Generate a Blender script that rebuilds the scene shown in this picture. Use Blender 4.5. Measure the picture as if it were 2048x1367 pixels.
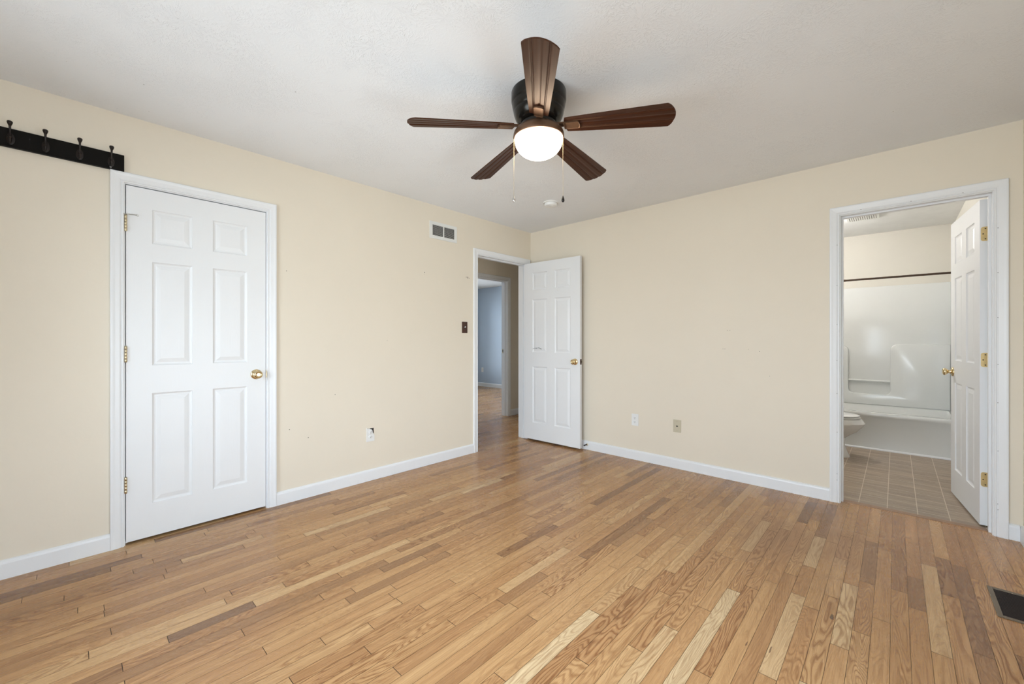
import bpy, bmesh, math, random
from mathutils import Matrix, Vector, Euler
PI = math.pi
S = bpy.context.scene
C = S.collection
for o in list(bpy.data.objects):
    bpy.data.objects.remove(o)

# ------------------------------------------------------------------ camera
F_PX, TH = 824.2356, 42.964222
cam_d = bpy.data.cameras.new('camera')
cam = bpy.data.objects.new('camera', cam_d)
C.objects.link(cam)
cam.location = (3.19736, -3.76016, 1.17022)
cam.rotation_euler = (PI / 2, 0, math.radians(TH))
cam_d.sensor_fit = 'HORIZONTAL'
cam_d.sensor_width = 36.0
cam_d.lens = 36.0 * F_PX / 2048.0
cam_d.shift_x = 0.0
cam_d.shift_y = -5.35 / 2048.0
cam_d.clip_start = 0.02
cam_d.clip_end = 200
S.camera = cam

# ------------------------------------------------------------------ world, exposure
S.view_settings.view_transform = 'Standard'
S.view_settings.look = 'None'
S.view_settings.gamma = 1.0
S.view_settings.use_curve_mapping = False
S.view_settings.exposure = 0.0
W = bpy.data.worlds.new('world')
S.world = W
W.use_nodes = True
wt = W.node_tree
wt.nodes.clear()
wo = wt.nodes.new('ShaderNodeOutputWorld')
wb = wt.nodes.new('ShaderNodeBackground')
wc = wt.nodes.new('ShaderNodeTexCoord')
ws = wt.nodes.new('ShaderNodeSeparateXYZ')
wr = wt.nodes.new('ShaderNodeValToRGB')
wm = wt.nodes.new('ShaderNodeMapRange')
wt.links.new(wc.outputs['Generated'], ws.inputs[0])
wt.links.new(ws.outputs['Z'], wm.inputs['Value'])
wm.inputs['From Min'].default_value = -1
wm.inputs['From Max'].default_value = 1
wt.links.new(wm.outputs[0], wr.inputs[0])
e = wr.color_ramp.elements
e[0].position = 0.44; e[0].color = (0.70, 0.75, 0.82, 1)
e[1].position = 0.54; e[1].color = (0.87, 0.98, 1.15, 1)
wt.links.new(wr.outputs[0], wb.inputs[0])
wb.inputs[1].default_value = 10.5
wt.links.new(wb.outputs[0], wo.inputs[0])

def portal(name, loc, rot, sx, sy):
    l = bpy.data.lights.new(name, 'AREA')
    l.shape = 'RECTANGLE'; l.size = sx; l.size_y = sy
    l.cycles.is_portal = True
    o = bpy.data.objects.new(name, l); C.objects.link(o)
    o.location = loc; o.rotation_euler = rot
    return o

# window openings (all behind / beside the camera's view)
RX = 3.737          # plane of the right wall
SY = -4.75          # plane of the wall behind the camera
H = 2.44
WIN_R = (-4.20, -1.85, 0.30, 1.32)     # right wall: y0, y1, z0, z1
WIN_S = (0.70, 3.35, 0.45, 2.00)       # rear wall: x0, x1, z0, z1
portal('portal_right', (RX + 0.14, (WIN_R[0] + WIN_R[1]) / 2, (WIN_R[2] + WIN_R[3]) / 2), (0, PI / 2, 0), WIN_R[3] - WIN_R[2], WIN_R[1] - WIN_R[0])
portal('portal_rear', ((WIN_S[0] + WIN_S[1]) / 2, SY - 0.14, (WIN_S[2] + WIN_S[3]) / 2), (PI / 2, 0, 0), WIN_S[1] - WIN_S[0], WIN_S[3] - WIN_S[2])

portal('portal_blue_room', (-4.60 - 0.14, 1.55, 1.235), (0, -PI / 2, 0), 1.77, 2.70)

# ------------------------------------------------------------------ helpers
def tag(o, label=None, cat=None, group=None, kind=None):
    if label: o['label'] = label
    if cat: o['category'] = cat
    if group: o['group'] = group
    if kind: o['kind'] = kind
    return o

def obj(name, bm, mats, parent=None, smooth=False, loc=None, rot=None, mat4=None):
    me = bpy.data.meshes.new(name)
    bmesh.ops.recalc_face_normals(bm, faces=bm.faces)
    bm.to_mesh(me); bm.free()
    for m in (mats if isinstance(mats, (list, tuple)) else [mats]):
        me.materials.append(m)
    if smooth:
        for p in me.polygons: p.use_smooth = True
        try: me.set_sharp_from_angle(angle=math.radians(38))
        except Exception: pass
    o = bpy.data.objects.new(name, me); C.objects.link(o)
    if mat4 is not None: o.matrix_world = mat4
    if loc is not None: o.location = loc
    if rot is not None: o.rotation_euler = rot
    if parent is not None: o.parent = parent
    return o

def empty(name, loc=(0, 0, 0), rot=(0, 0, 0), label=None, cat=None, group=None):
    o = bpy.data.objects.new(name, None); C.objects.link(o)
    o.empty_display_size = 0.05
    o.location = loc; o.rotation_euler = rot
    return tag(o, label, cat, group)

def box(bm, x0, x1, y0, y1, z0, z1, mi=0, mat=None, bev=0):
    r = bmesh.ops.create_cube(bm, size=1.0)
    vs = r['verts']
    M = Matrix.Translation(((x0 + x1) / 2, (y0 + y1) / 2, (z0 + z1) / 2)) @ Matrix.Diagonal((abs(x1 - x0), abs(y1 - y0), abs(z1 - z0), 1))
    if mat is not None: M = mat @ M
    bmesh.ops.transform(bm, matrix=M, verts=vs)
    fs = set(f for v in vs for f in v.link_faces)
    for f in fs: f.material_index = mi
    if bev:
        es = list(set(e for v in vs for e in v.link_edges))
        bmesh.ops.bevel(bm, geom=es, offset=bev, segments=2, affect='EDGES', profile=0.6)
    return vs

def lathe(bm, prof, n=40, mat=None, mi=0):
    """prof: list of (r, z); spun about z"""
    rings = []
    for r, z in prof:
        if r < 1e-6:
            rings.append([bm.verts.new((0, 0, z))])
        else:
            rings.append([bm.verts.new((r * math.cos(2 * PI * k / n), r * math.sin(2 * PI * k / n), z)) for k in range(n)])
    fs = []
    for a, b in zip(rings, rings[1:]):
        if len(a) == 1 and len(b) == 1: continue
        for k in range(n):
            k2 = (k + 1) % n
            if len(a) == 1: f = bm.faces.new((a[0], b[k], b[k2]))
            elif len(b) == 1: f = bm.faces.new((a[k], a[k2], b[0]))
            else: f = bm.faces.new((a[k], a[k2], b[k2], b[k]))
            f.material_index = mi; fs.append(f)
    vs = [v for r in rings for v in r]
    if mat is not None: bmesh.ops.transform(bm, matrix=mat, verts=vs)
    return vs

def tube(bm, pts, rad, n=10, mi=0):
    """tube through 3D points; rad a float or a list"""
    pts = [Vector(p) for p in pts]
    if not isinstance(rad, (list, tuple)): rad = [rad] * len(pts)
    t0 = (pts[1] - pts[0]).normalized()
    up = Vector((0, 0, 1)) if abs(t0.z) < 0.9 else Vector((1, 0, 0))
    a = t0.cross(up).normalized()
    rings = []
    for i, p in enumerate(pts):
        t = (pts[min(i + 1, len(pts) - 1)] - pts[max(i - 1, 0)]).normalized()
        a = (a - t * a.dot(t)).normalized(); b = t.cross(a)
        rings.append([bm.verts.new(p + (a * math.cos(2 * PI * k / n) + b * math.sin(2 * PI * k / n)) * rad[i]) for k in range(n)])
    for r, s in zip(rings, rings[1:]):
        for k in range(n):
            f = bm.faces.new((r[k], r[(k + 1) % n], s[(k + 1) % n], s[k])); f.material_index = mi
    for r in (rings[0], rings[-1]):
        f = bm.faces.new(r); f.material_index = mi

def sweep(bm, prof, stations):
    """prof: list of (d, t); stations: functions (d, t) -> xyz; a closed profile"""
    rings = [[bm.verts.new(s(d, t)) for d, t in prof] for s in stations]
    n = len(prof)
    for r, s in zip(rings, rings[1:]):
        for k in range(n):
            bm.faces.new((r[k], r[(k + 1) % n], s[(k + 1) % n], s[k]))
    bm.faces.new(rings[0]); bm.faces.new(rings[-1])

# ------------------------------------------------------------------ materials
def new_mat(name):
    m = bpy.data.materials.new(name); m.use_nodes = True
    nt = m.node_tree
    b = nt.nodes['Principled BSDF']
    return m, nt, b

def node(nt, kind, **kw):
    n = nt.nodes.new(kind)
    for k, v in kw.items():
        if k in n.inputs.keys() if isinstance(k, str) else False: n.inputs[k].default_value = v
        else: setattr(n, k, v)
    return n

def noise(nt, vec, scale, detail=3, rough=0.5, dist=0.0):
    n = nt.nodes.new('ShaderNodeTexNoise')
    n.inputs['Scale'].default_value = scale; n.inputs['Detail'].default_value = detail
    n.inputs['Roughness'].default_value = rough; n.inputs['Distortion'].default_value = dist
    if vec is not None: nt.links.new(vec, n.inputs['Vector'])
    return n

def ramp(nt, fac, stops, interp='LINEAR'):
    n = nt.nodes.new('ShaderNodeValToRGB'); n.color_ramp.interpolation = interp
    el = n.color_ramp.elements
    while len(el) < len(stops): el.new(0.5)
    for i, (p, c) in enumerate(stops):
        el[i].position = p
        el[i].color = (c, c, c, 1) if isinstance(c, (int, float)) else (*c, 1)
    nt.links.new(fac, n.inputs[0])
    return n

def mixc(nt, fac, a, b, mode='MIX'):
    n = nt.nodes.new('ShaderNodeMix'); n.data_type = 'RGBA'; n.blend_type = mode
    for sock, v in ((n.inputs[0], fac), (n.inputs[6], a), (n.inputs[7], b)):
        if hasattr(v, 'is_output'): nt.links.new(v, sock)
        elif isinstance(v, (int, float)): sock.default_value = v
        else: sock.default_value = (*v, 1)
    return n.outputs[2]

def math_n(nt, op, a, b=0.0, c=None):
    n = nt.nodes.new('ShaderNodeMath'); n.operation = op
    for i, v in enumerate((a, b, c)):
        if v is None: continue
        if hasattr(v, 'is_output'): nt.links.new(v, n.inputs[i])
        else: n.inputs[i].default_value = v
    return n.outputs[0]

def bump(nt, b, height, strength, dist=0.01, prev=None):
    n = nt.nodes.new('ShaderNodeBump')
    n.inputs['Strength'].default_value = strength; n.inputs['Distance'].default_value = dist
    nt.links.new(height, n.inputs['Height'])
    if prev is not None: nt.links.new(prev, n.inputs['Normal'])
    if b is not None: nt.links.new(n.outputs[0], b.inputs['Normal'])
    return n.outputs[0]

def simple(name, col, rough=0.5, metal=0.0, var=0.03, scale=8, bumpk=0.0, coat=0.0, spec=None):
    """plain material with a faint procedural variation of tone"""
    m, nt, b = new_mat(name)
    tc = nt.nodes.new('ShaderNodeTexCoord')
    nz = noise(nt, tc.outputs['Object'], scale, 4, 0.6)
    r = ramp(nt, nz.outputs[0], [(0.3, tuple(c * (1 - var) for c in col)), (0.7, tuple(min(1, c * (1 + var)) for c in col))])
    nt.links.new(r.outputs[0], b.inputs['Base Color'])
    b.inputs['Roughness'].default_value = rough
    b.inputs['Metallic'].default_value = metal
    if coat: b.inputs['Coat Weight'].default_value = coat
    if spec is not None: b.inputs['Specular IOR Level'].default_value = spec
    if bumpk:
        n2 = noise(nt, tc.outputs['Object'], 160, 3, 0.6)
        bump(nt, b, n2.outputs[0], bumpk, 0.002)
    return m

def wall_paint(name, col, marks=True, rough=0.55):
    m, nt, b = new_mat(name)
    tc = nt.nodes.new('ShaderNodeTexCoord'); v = tc.outputs['Object']
    big = noise(nt, v, 1.7, 5, 0.65)
    c = mixc(nt, ramp(nt, big.outputs[0], [(0.35, 0.0), (0.75, 1.0)]).outputs[0], tuple(x * 0.985 for x in col), tuple(min(1, x * 1.01) for x in col))
    if marks:
        # scattered nicks and faint scuffs
        mp = nt.nodes.new('ShaderNodeMapping'); mp.inputs['Scale'].default_value = (1, 1, 2.2)
        nt.links.new(v, mp.inputs[0])
        n1 = noise(nt, mp.outputs[0], 26, 3, 0.7)
        n2 = noise(nt, v, 2.3, 2, 0.5)
        s1 = ramp(nt, n1.outputs[0], [(0.71, 0.0), (0.76, 1.0)]).outputs[0]
        s2 = ramp(nt, n2.outputs[0], [(0.50, 0.0), (0.62, 1.0)]).outputs[0]
        sep = nt.nodes.new('ShaderNodeSeparateXYZ'); nt.links.new(v, sep.inputs[0])
        s3 = ramp(nt, math_n(nt, 'DIVIDE', sep.outputs['Z'], 2.44), [(0.70, 1.0), (0.78, 0.0)]).outputs[0]
        k = math_n(nt, 'MULTIPLY', math_n(nt, 'MULTIPLY', s1, s2), math_n(nt, 'MULTIPLY', s3, 0.35))
        c = mixc(nt, k, c, tuple(x * 0.55 for x in col))
    nt.links.new(c, b.inputs['Base Color'])
    b.inputs['Roughness'].default_value = rough
    b.inputs['Specular IOR Level'].default_value = 0.3
    n3 = noise(nt, v, 90, 4, 0.6)
    n4 = noise(nt, v, 9, 3, 0.5)
    p = bump(nt, None, n4.outputs[0], 0.10, 0.02)
    bump(nt, b, n3.outputs[0], 0.10, 0.002, p)
    return m

def ceiling_paint():
    m, nt, b = new_mat('textured_ceiling_paint')
    tc = nt.nodes.new('ShaderNodeTexCoord'); v = tc.outputs['Object']
    b.inputs['Base Color'].default_value = (0.80, 0.81, 0.815, 1)
    big = noise(nt, v, 1.2, 4, 0.6)
    c = mixc(nt, big.outputs[0], (0.85, 0.87, 0.89), (0.88, 0.90, 0.92))
    # small flecks
    n1 = noise(nt, v, 40, 2, 0.6)
    fl = ramp(nt, n1.outputs[0], [(0.775, 0.0), (0.80, 0.7)]).outputs[0]
    c = mixc(nt, fl, c, (0.42, 0.41, 0.39))
    nt.links.new(c, b.inputs['Base Color'])
    b.inputs['Roughness'].default_value = 0.7
    # stomp-brush crow's foot ridges: radial streaks in each voronoi cell
    vo = nt.nodes.new('ShaderNodeTexVoronoi'); vo.inputs['Scale'].default_value = 5.5
    wob = noise(nt, v, 12, 2, 0.5)
    vv = nt.nodes.new('ShaderNodeMix'); vv.data_type = 'VECTOR'
    vv.inputs[0].default_value = 0.06
    nt.links.new(v, vv.inputs[4]); nt.links.new(wob.outputs['Color'], vv.inputs[5])
    nt.links.new(vv.outputs[1], vo.inputs['Vector'])
    dv = nt.nodes.new('ShaderNodeVectorMath'); dv.operation = 'SUBTRACT'
    nt.links.new(vv.outputs[1], dv.inputs[0]); nt.links.new(vo.outputs['Position'], dv.inputs[1])
    sp = nt.nodes.new('ShaderNodeSeparateXYZ'); nt.links.new(dv.outputs[0], sp.inputs[0])
    ang = math_n(nt, 'ARCTAN2', sp.outputs[1], sp.outputs[0])
    cb = nt.nodes.new('ShaderNodeCombineXYZ')
    nt.links.new(math_n(nt, 'MULTIPLY', ang, 3.6), cb.inputs[0])
    nt.links.new(math_n(nt, 'MULTIPLY', vo.outputs['Distance'], 5.0), cb.inputs[1])
    nt.links.new(math_n(nt, 'MULTIPLY', vo.outputs['Color'], 40.0), cb.inputs[2])
    st = noise(nt, cb.outputs[0], 2.6, 3, 0.55)
    rid = ramp(nt, st.outputs[0], [(0.50, 0.0), (0.56, 1.0), (0.60, 1.0), (0.68, 0.25)]).outputs[0]
    msk = noise(nt, v, 3.0, 3, 0.6)
    mk = ramp(nt, msk.outputs[0], [(0.42, 0.05), (0.66, 1.0)]).outputs[0]
    hgt = math_n(nt, 'MULTIPLY', rid, mk)
    fine = noise(nt, v, 120, 3, 0.6)
    p = bump(nt, None, hgt, 0.40, 0.005)
    bump(nt, b, fine.outputs[0], 0.15, 0.002, p)
    return m

KNOTS = [(3.000, -1.5696, 0.013, 0.045, (0.10, 0.055, 0.03)), (2.851, -1.960, 0.006, 0.045, (0.16, 0.085, 0.045)), (2.777, -1.987, 0.005, 0.035, (0.15, 0.07, 0.035))]
def oak_floor():
    m, nt, b = new_mat('oak_strip_flooring')
    tc = nt.nodes.new('ShaderNodeTexCoord')
    at = nt.nodes.new('ShaderNodeAttribute'); at.attribute_name = 'plank'; at.attribute_type = 'GEOMETRY'
    sc = nt.nodes.new('ShaderNodeSeparateColor'); nt.links.new(at.outputs['Color'], sc.inputs[0])
    tone, s1, s2 = sc.outputs[0], sc.outputs[1], sc.outputs[2]
    sx = nt.nodes.new('ShaderNodeSeparateXYZ'); nt.links.new(tc.outputs['Object'], sx.inputs[0])
    X, Y = sx.outputs[0], sx.outputs[1]
    def vec(kx, ky, z):
        c = nt.nodes.new('ShaderNodeCombineXYZ')
        nt.links.new(math_n(nt, 'MULTIPLY_ADD', X, kx, math_n(nt, 'MULTIPLY', s2, 53.0)), c.inputs[0])
        nt.links.new(math_n(nt, 'MULTIPLY_ADD', Y, ky, math_n(nt, 'MULTIPLY', s2, 71.0)), c.inputs[1])
        nt.links.new(math_n(nt, 'MULTIPLY', s2, z * 7.0), c.inputs[2])
        return c.outputs[0]
    # cathedral figure: contour lines of a stretched noise field
    fld = noise(nt, vec(15.0, 1.7, 17.0), 1.0, 2, 0.35, 0.3)
    wig = noise(nt, vec(60.0, 9.0, 3.0), 1.0, 2, 0.5)
    f2 = math_n(nt, 'MULTIPLY_ADD', wig.outputs[0], 0.035, fld.outputs[0])
    dens = math_n(nt, 'MULTIPLY_ADD', s2, 90.0, 105.0)
    ph = math_n(nt, 'MULTIPLY', f2, dens)
    sn = math_n(nt, 'SINE', ph)
    ring = ramp(nt, math_n(nt, 'MULTIPLY_ADD', sn, 0.5, 0.5), [(0.25, 0.0), (0.80, 0.55), (1.0, 1.0)]).outputs[0]
    # how figured each plank is
    figk = ramp(nt, s1, [(0.10, 0.18), (0.50, 0.60), (0.85, 1.0)]).outputs[0]
    # fine pores drawn out along the board
    por = noise(nt, vec(330.0, 6.0, 5.0), 1.0, 3, 0.6)
    pores = ramp(nt, por.outputs[0], [(0.48, 0.0), (0.70, 1.0)]).outputs[0]
    band = noise(nt, vec(45.0, 0.9, 9.0), 1.0, 3, 0.55)
    bands = ramp(nt, band.outputs[0], [(0.32, 0.0), (0.68, 1.0)]).outputs[0]
    base = ramp(nt, tone, [(0.0, (0.22, 0.125, 0.070)), (0.22, (0.35, 0.190, 0.088)), (0.42, (0.52, 0.285, 0.125)), (0.60, (0.59, 0.345, 0.155)),
                           (0.78, (0.66, 0.420, 0.205)), (1.0, (0.76, 0.57, 0.335))]).outputs[0]
    dark = mixc(nt, 1.0, base, (0.42, 0.29, 0.20), 'MULTIPLY')
    c = mixc(nt, math_n(nt, 'MULTIPLY', ring, math_n(nt, 'MULTIPLY', figk, 0.78)), base, dark)
    c = mixc(nt, math_n(nt, 'MULTIPLY', bands, 0.32), c, dark)
    c = mixc(nt, math_n(nt, 'MULTIPLY', pores, 0.36), c, dark)
    # worn, greyed finish where people walk in from the bathroom
    cz = nt.nodes.new('ShaderNodeVectorMath'); cz.operation = 'SUBTRACT'
    nt.links.new(tc.outputs['Object'], cz.inputs[0]); cz.inputs[1].default_value = (2.78, -0.85, 0)
    ln = nt.nodes.new('ShaderNodeVectorMath'); ln.operation = 'LENGTH'; nt.links.new(cz.outputs[0], ln.inputs[0])
    wn = noise(nt, tc.outputs['Object'], 4.0, 4, 0.6)
    wd = math_n(nt, 'MULTIPLY_ADD', wn.outputs[0], 1.1, ln.outputs['Value'])
    worn = ramp(nt, wd, [(0.70, 0.34), (1.25, 0.0)]).outputs[0]
    c = mixc(nt, worn, c, (0.285, 0.175, 0.115))
    for (kx, ky, rx, ry, colr) in KNOTS:
        mk = nt.nodes.new('ShaderNodeMapping'); mk.vector_type = 'POINT'
        mk.inputs['Location'].default_value = (-kx / rx, -ky / ry, 0); mk.inputs['Scale'].default_value = (1 / rx, 1 / ry, 1)
        nt.links.new(tc.outputs['Object'], mk.inputs[0])
        l2 = nt.nodes.new('ShaderNodeVectorMath'); l2.operation = 'LENGTH'; nt.links.new(mk.outputs[0], l2.inputs[0])
        kn = noise(nt, tc.outputs['Object'], 70.0, 3, 0.6)
        kd = math_n(nt, 'MULTIPLY_ADD', kn.outputs[0], 0.9, l2.outputs['Value'])
        c = mixc(nt, ramp(nt, kd, [(0.85, 0.85), (1.45, 0.0)]).outputs[0], c, colr)
    nt.links.new(c, b.inputs['Base Color'])
    rn = noise(nt, tc.outputs['Object'], 5.0, 4, 0.6)
    rr = math_n(nt, 'MULTIPLY_ADD', rn.outputs[0], 0.10, 0.20)
    rr = math_n(nt, 'MULTIPLY_ADD', worn, 0.30, rr)
    rr = math_n(nt, 'MULTIPLY_ADD', ring, 0.05, rr)
    nt.links.new(rr, b.inputs['Roughness'])
    b.inputs['Specular IOR Level'].default_value = 0.42
    h = math_n(nt, 'MULTIPLY_ADD', ring, 0.5, math_n(nt, 'MULTIPLY', pores, 0.5))
    p = bump(nt, None, h, 0.05, 0.001)
    wv = noise(nt, vec(30.0, 1.2, 4.0), 1.0, 2, 0.5)
    bump(nt, b, wv.outputs[0], 0.06, 0.004, p)
    return m

def vinyl_tile():
    m, nt, b = new_mat('bathroom_vinyl_tile')
    tc = nt.nodes.new('ShaderNodeTexCoord')
    mp = nt.nodes.new('ShaderNodeMapping'); nt.links.new(tc.outputs['Object'], mp.inputs[0])
    mp.inputs['Location'].default_value = (-3.002 + 0.0, -0.02, 0)
    br = nt.nodes.new('ShaderNodeTexBrick'); nt.links.new(mp.outputs[0], br.inputs[0])
    br.offset = 0.0; br.squash = 1.0
    br.inputs['Scale'].default_value = 1.0
    br.inputs['Brick Width'].default_value = 0.1515; br.inputs['Row Height'].default_value = 0.1515
    br.inputs['Mortar Size'].default_value = 0.0022; br.inputs['Mortar Smooth'].default_value = 0.1
    br.inputs['Bias'].default_value = -0.2
    br.inputs['Color1'].default_value = (0.34, 0.255, 0.175, 1)
    br.inputs['Color2'].default_value = (0.43, 0.335, 0.24, 1)
    br.inputs['Mortar'].default_value = (0.62, 0.54, 0.44, 1)
    m2 = nt.nodes.new('ShaderNodeMapping'); nt.links.new(tc.outputs['Object'], m2.inputs[0])
    m2.inputs['Scale'].default_value = (3.5, 26, 1)
    n1 = noise(nt, m2.outputs[0], 1.0, 4, 0.6)
    n2 = noise(nt, tc.outputs['Object'], 60, 5, 0.7)
    st = ramp(nt, n1.outputs[0], [(0.35, 0.0), (0.65, 1.0)]).outputs[0]
    sp = ramp(nt, n2.outputs[0], [(0.40, 0.0), (0.65, 1.0)]).outputs[0]
    k = math_n(nt, 'MULTIPLY', math_n(nt, 'SUBTRACT', 1.0, br.outputs['Fac']), 1.0)
    c = mixc(nt, math_n(nt, 'MULTIPLY', math_n(nt, 'MULTIPLY', st, 0.65), k), br.outputs['Color'], (0.17, 0.125, 0.09))
    c = mixc(nt, math_n(nt, 'MULTIPLY', math_n(nt, 'MULTIPLY', sp, 0.30), k), c, (0.44, 0.37, 0.30))
    nt.links.new(c, b.inputs['Base Color'])
    b.inputs['Roughness'].default_value = 0.38
    return m

def door_paint():
    m, nt, b = new_mat('white_door_paint')
    tc = nt.nodes.new('ShaderNodeTexCoord')
    mp = nt.nodes.new('ShaderNodeMapping'); mp.inputs['Scale'].default_value = (16, 16, 1.6)
    nt.links.new(tc.outputs['Object'], mp.inputs[0])
    n1 = noise(nt, mp.outputs[0], 1.0, 2, 0.4, 0.6)
    r = math_n(nt, 'SINE', math_n(nt, 'MULTIPLY', n1.outputs[0], 70.0))
    mp2 = nt.nodes.new('ShaderNodeMapping'); mp2.inputs['Scale'].default_value = (260, 260, 7)
    nt.links.new(tc.outputs['Object'], mp2.inputs[0])
    n2 = noise(nt, mp2.outputs[0], 1.0, 3, 0.5)
    h = math_n(nt, 'MULTIPLY_ADD', r, 0.25, n2.outputs[0])
    bump(nt, b, h, 0.10, 0.0015)
    big = noise(nt, tc.outputs['Object'], 3, 3, 0.5)
    c = mixc(nt, big.outputs[0], (0.83, 0.84, 0.85), (0.87, 0.88, 0.885))
    nt.links.new(c, b.inputs['Base Color'])
    b.inputs['Roughness'].default_value = 0.38
    return m

def trim_paint():
    m, nt, b = new_mat('white_trim_paint')
    tc = nt.nodes.new('ShaderNodeTexCoord')
    n1 = noise(nt, tc.outputs['Object'], 45, 4, 0.7)
    n2 = noise(nt, tc.outputs['Object'], 2.5, 2, 0.5)
    k = math_n(nt, 'MULTIPLY', ramp(nt, n1.outputs[0], [(0.70, 0.0), (0.74, 0.5)]).outputs[0], ramp(nt, n2.outputs[0], [(0.50, 0.0), (0.6, 1.0)]).outputs[0])
    c = mixc(nt, k, (0.84, 0.85, 0.86), (0.50, 0.48, 0.44))
    nt.links.new(c, b.inputs['Base Color'])
    b.inputs['Roughness'].default_value = 0.35
    return m

def metal(name, col, rough=0.22, var=0.12):
    m = simple(name, col, rough, 1.0, var, 30)
    return m

def blade_wood():
    m, nt, b = new_mat('dark_walnut_blade')
    tc = nt.nodes.new('ShaderNodeTexCoord')
    mp = nt.nodes.new('ShaderNodeMapping'); mp.inputs['Scale'].default_value = (3.0, 90, 1)
    nt.links.new(tc.outputs['Object'], mp.inputs[0])
    n1 = noise(nt, mp.outputs[0], 1.0, 4, 0.6)
    c = ramp(nt, n1.outputs[0], [(0.3, (0.024, 0.0080, 0.0045)), (0.7, (0.052, 0.018, 0.010))]).outputs[0]
    nt.links.new(c, b.inputs['Base Color'])
    b.inputs['Roughness'].default_value = 0.38
    b.inputs['Specular IOR Level'].default_value = 0.42
    b.inputs['Specular Tint'].default_value = (1.0, 0.56, 0.30, 1)
    return m

def emis(name, col, strength):
    m, nt, b = new_mat(name)
    b.inputs['Base Color'].default_value = (0.9, 0.9, 0.88, 1)
    b.inputs['Emission Color'].default_value = (*col, 1)
    b.inputs['Emission Strength'].default_value = strength
    b.inputs['Roughness'].default_value = 0.2
    return m

def pane_glass():
    m = bpy.data.materials.new('window_glass'); m.use_nodes = True
    nt = m.node_tree; nt.nodes.clear()
    o = nt.nodes.new('ShaderNodeOutputMaterial')
    t = nt.nodes.new('ShaderNodeBsdfTransparent'); g = nt.nodes.new('ShaderNodeBsdfGlossy')
    g.inputs['Roughness'].default_value = 0.02
    t.inputs[0].default_value = (0.96, 0.98, 0.97, 1)
    fr = nt.nodes.new('ShaderNodeFresnel'); fr.inputs[0].default_value = 1.45
    mx = nt.nodes.new('ShaderNodeMixShader')
    nt.links.new(fr.outputs[0], mx.inputs[0]); nt.links.new(t.outputs[0], mx.inputs[1]); nt.links.new(g.outputs[0], mx.inputs[2])
    nt.links.new(mx.outputs[0], o.inputs[0])
    return m

M = {}
M['wall'] = wall_paint('cream_wall_paint', (0.82, 0.742, 0.615))
M['bath_wall'] = wall_paint('bathroom_wall_paint', (0.72, 0.69, 0.62), False)
M['blue_wall'] = wall_paint('blue_grey_wall_paint', (0.50, 0.59, 0.70), False)
M['ceiling'] = ceiling_paint()
M['plain_ceiling'] = simple('plain_ceiling_paint', (0.82, 0.82, 0.81), 0.7)
M['floor'] = oak_floor()
M['dark'] = simple('dark_subfloor', (0.035, 0.022, 0.014), 0.8)
M['tile'] = vinyl_tile()
M['door'] = door_paint()
M['trim'] = trim_paint()
M['brass'] = metal('polished_brass', (0.74, 0.60, 0.36), 0.20, 0.10)
M['oldbrass'] = metal('tarnished_brass', (0.62, 0.52, 0.34), 0.32, 0.25)
M['leafbrass'] = simple('brass_hinge_leaf', (0.72, 0.55, 0.27), 0.35, 0.75, 0.08, 20)
M['nickel'] = metal('worn_nickel', (0.60, 0.59, 0.56), 0.28, 0.15)
M['screw'] = simple('dark_screw_head', (0.05, 0.035, 0.02), 0.5, 0.3)
M['black'] = simple('black_board_paint', (0.006, 0.005, 0.004), 0.5, 0.0, 0.3, 5, 0.0, 0.0, 0.12)
M['hook'] = simple('oil_rubbed_bronze', (0.012, 0.007, 0.005), 0.4, 0.3, 0.3, 20)
M['white_plastic'] = simple('white_plastic', (0.84, 0.84, 0.82), 0.35)
M['ivory'] = simple('ivory_plastic', (0.60, 0.54, 0.40), 0.4)
M['brown_plate'] = simple('brown_plastic', (0.055, 0.020, 0.012), 0.35)
M['slot'] = simple('dark_slot', (0.02, 0.02, 0.018), 0.7)
M['vent'] = simple('white_enamel', (0.80, 0.80, 0.77), 0.4)
M['duct'] = simple('duct_dark', (0.018, 0.017, 0.013), 0.8)
M['register'] = simple('brown_register_enamel', (0.16, 0.125, 0.085), 0.4, 0.4, 0.1)
M['regdark'] = simple('dark_register_fin', (0.030, 0.020, 0.018), 0.45, 0.3)
M['motor'] = simple('dark_bronze_motor', (0.022, 0.020, 0.017), 0.20, 0.7, 0.2, 12)
M['bronze'] = simple('brushed_bronze', (0.14, 0.075, 0.042), 0.42, 0.6, 0.2, 14)
M['blade'] = blade_wood()
M['bowl'] = emis('lit_frosted_glass', (1.0, 0.86, 0.66), 15.0)
M['globe'] = emis('lit_bathroom_globe', (1.0, 0.98, 0.96), 120.0)
M['hall_fill'] = emis('lit_hall_fill', (1.0, 0.84, 0.62), 14.0)  # glow of the added hallway fill lamp
M['fiberglass'] = simple('white_fiberglass', (0.78, 0.79, 0.77), 0.16, 0, 0.01, 3)
M['porcelain'] = simple('white_porcelain', (0.84, 0.84, 0.83), 0.10, 0, 0.01, 3)
M['rod'] = simple('bronze_rod', (0.07, 0.045, 0.03), 0.3, 0.8)
M['rubber'] = simple('black_rubber', (0.02, 0.02, 0.02), 0.6)
M['glass'] = pane_glass()
M['threshold'] = simple('oak_threshold', (0.27, 0.145, 0.072), 0.35, 0, 0.12, 20)

# ------------------------------------------------------------------ room shell
WT = 0.12
JT = 0.018
# clear door openings
CL = (-3.545, -2.830, 2.052)       # closet, on the left wall (y0, y1, height)
HL = (-0.854, -0.084, 2.052)       # hallway doorway, on the left wall
BT = (2.909, 3.620, 2.052)         # bathroom doorway, on the back wall (x0, x1, height)
HW = (0.02, 0.790, 2.052)          # doorway across the hall (y0, y1)
HX = -1.14                         # face of the hall's far wall

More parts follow.
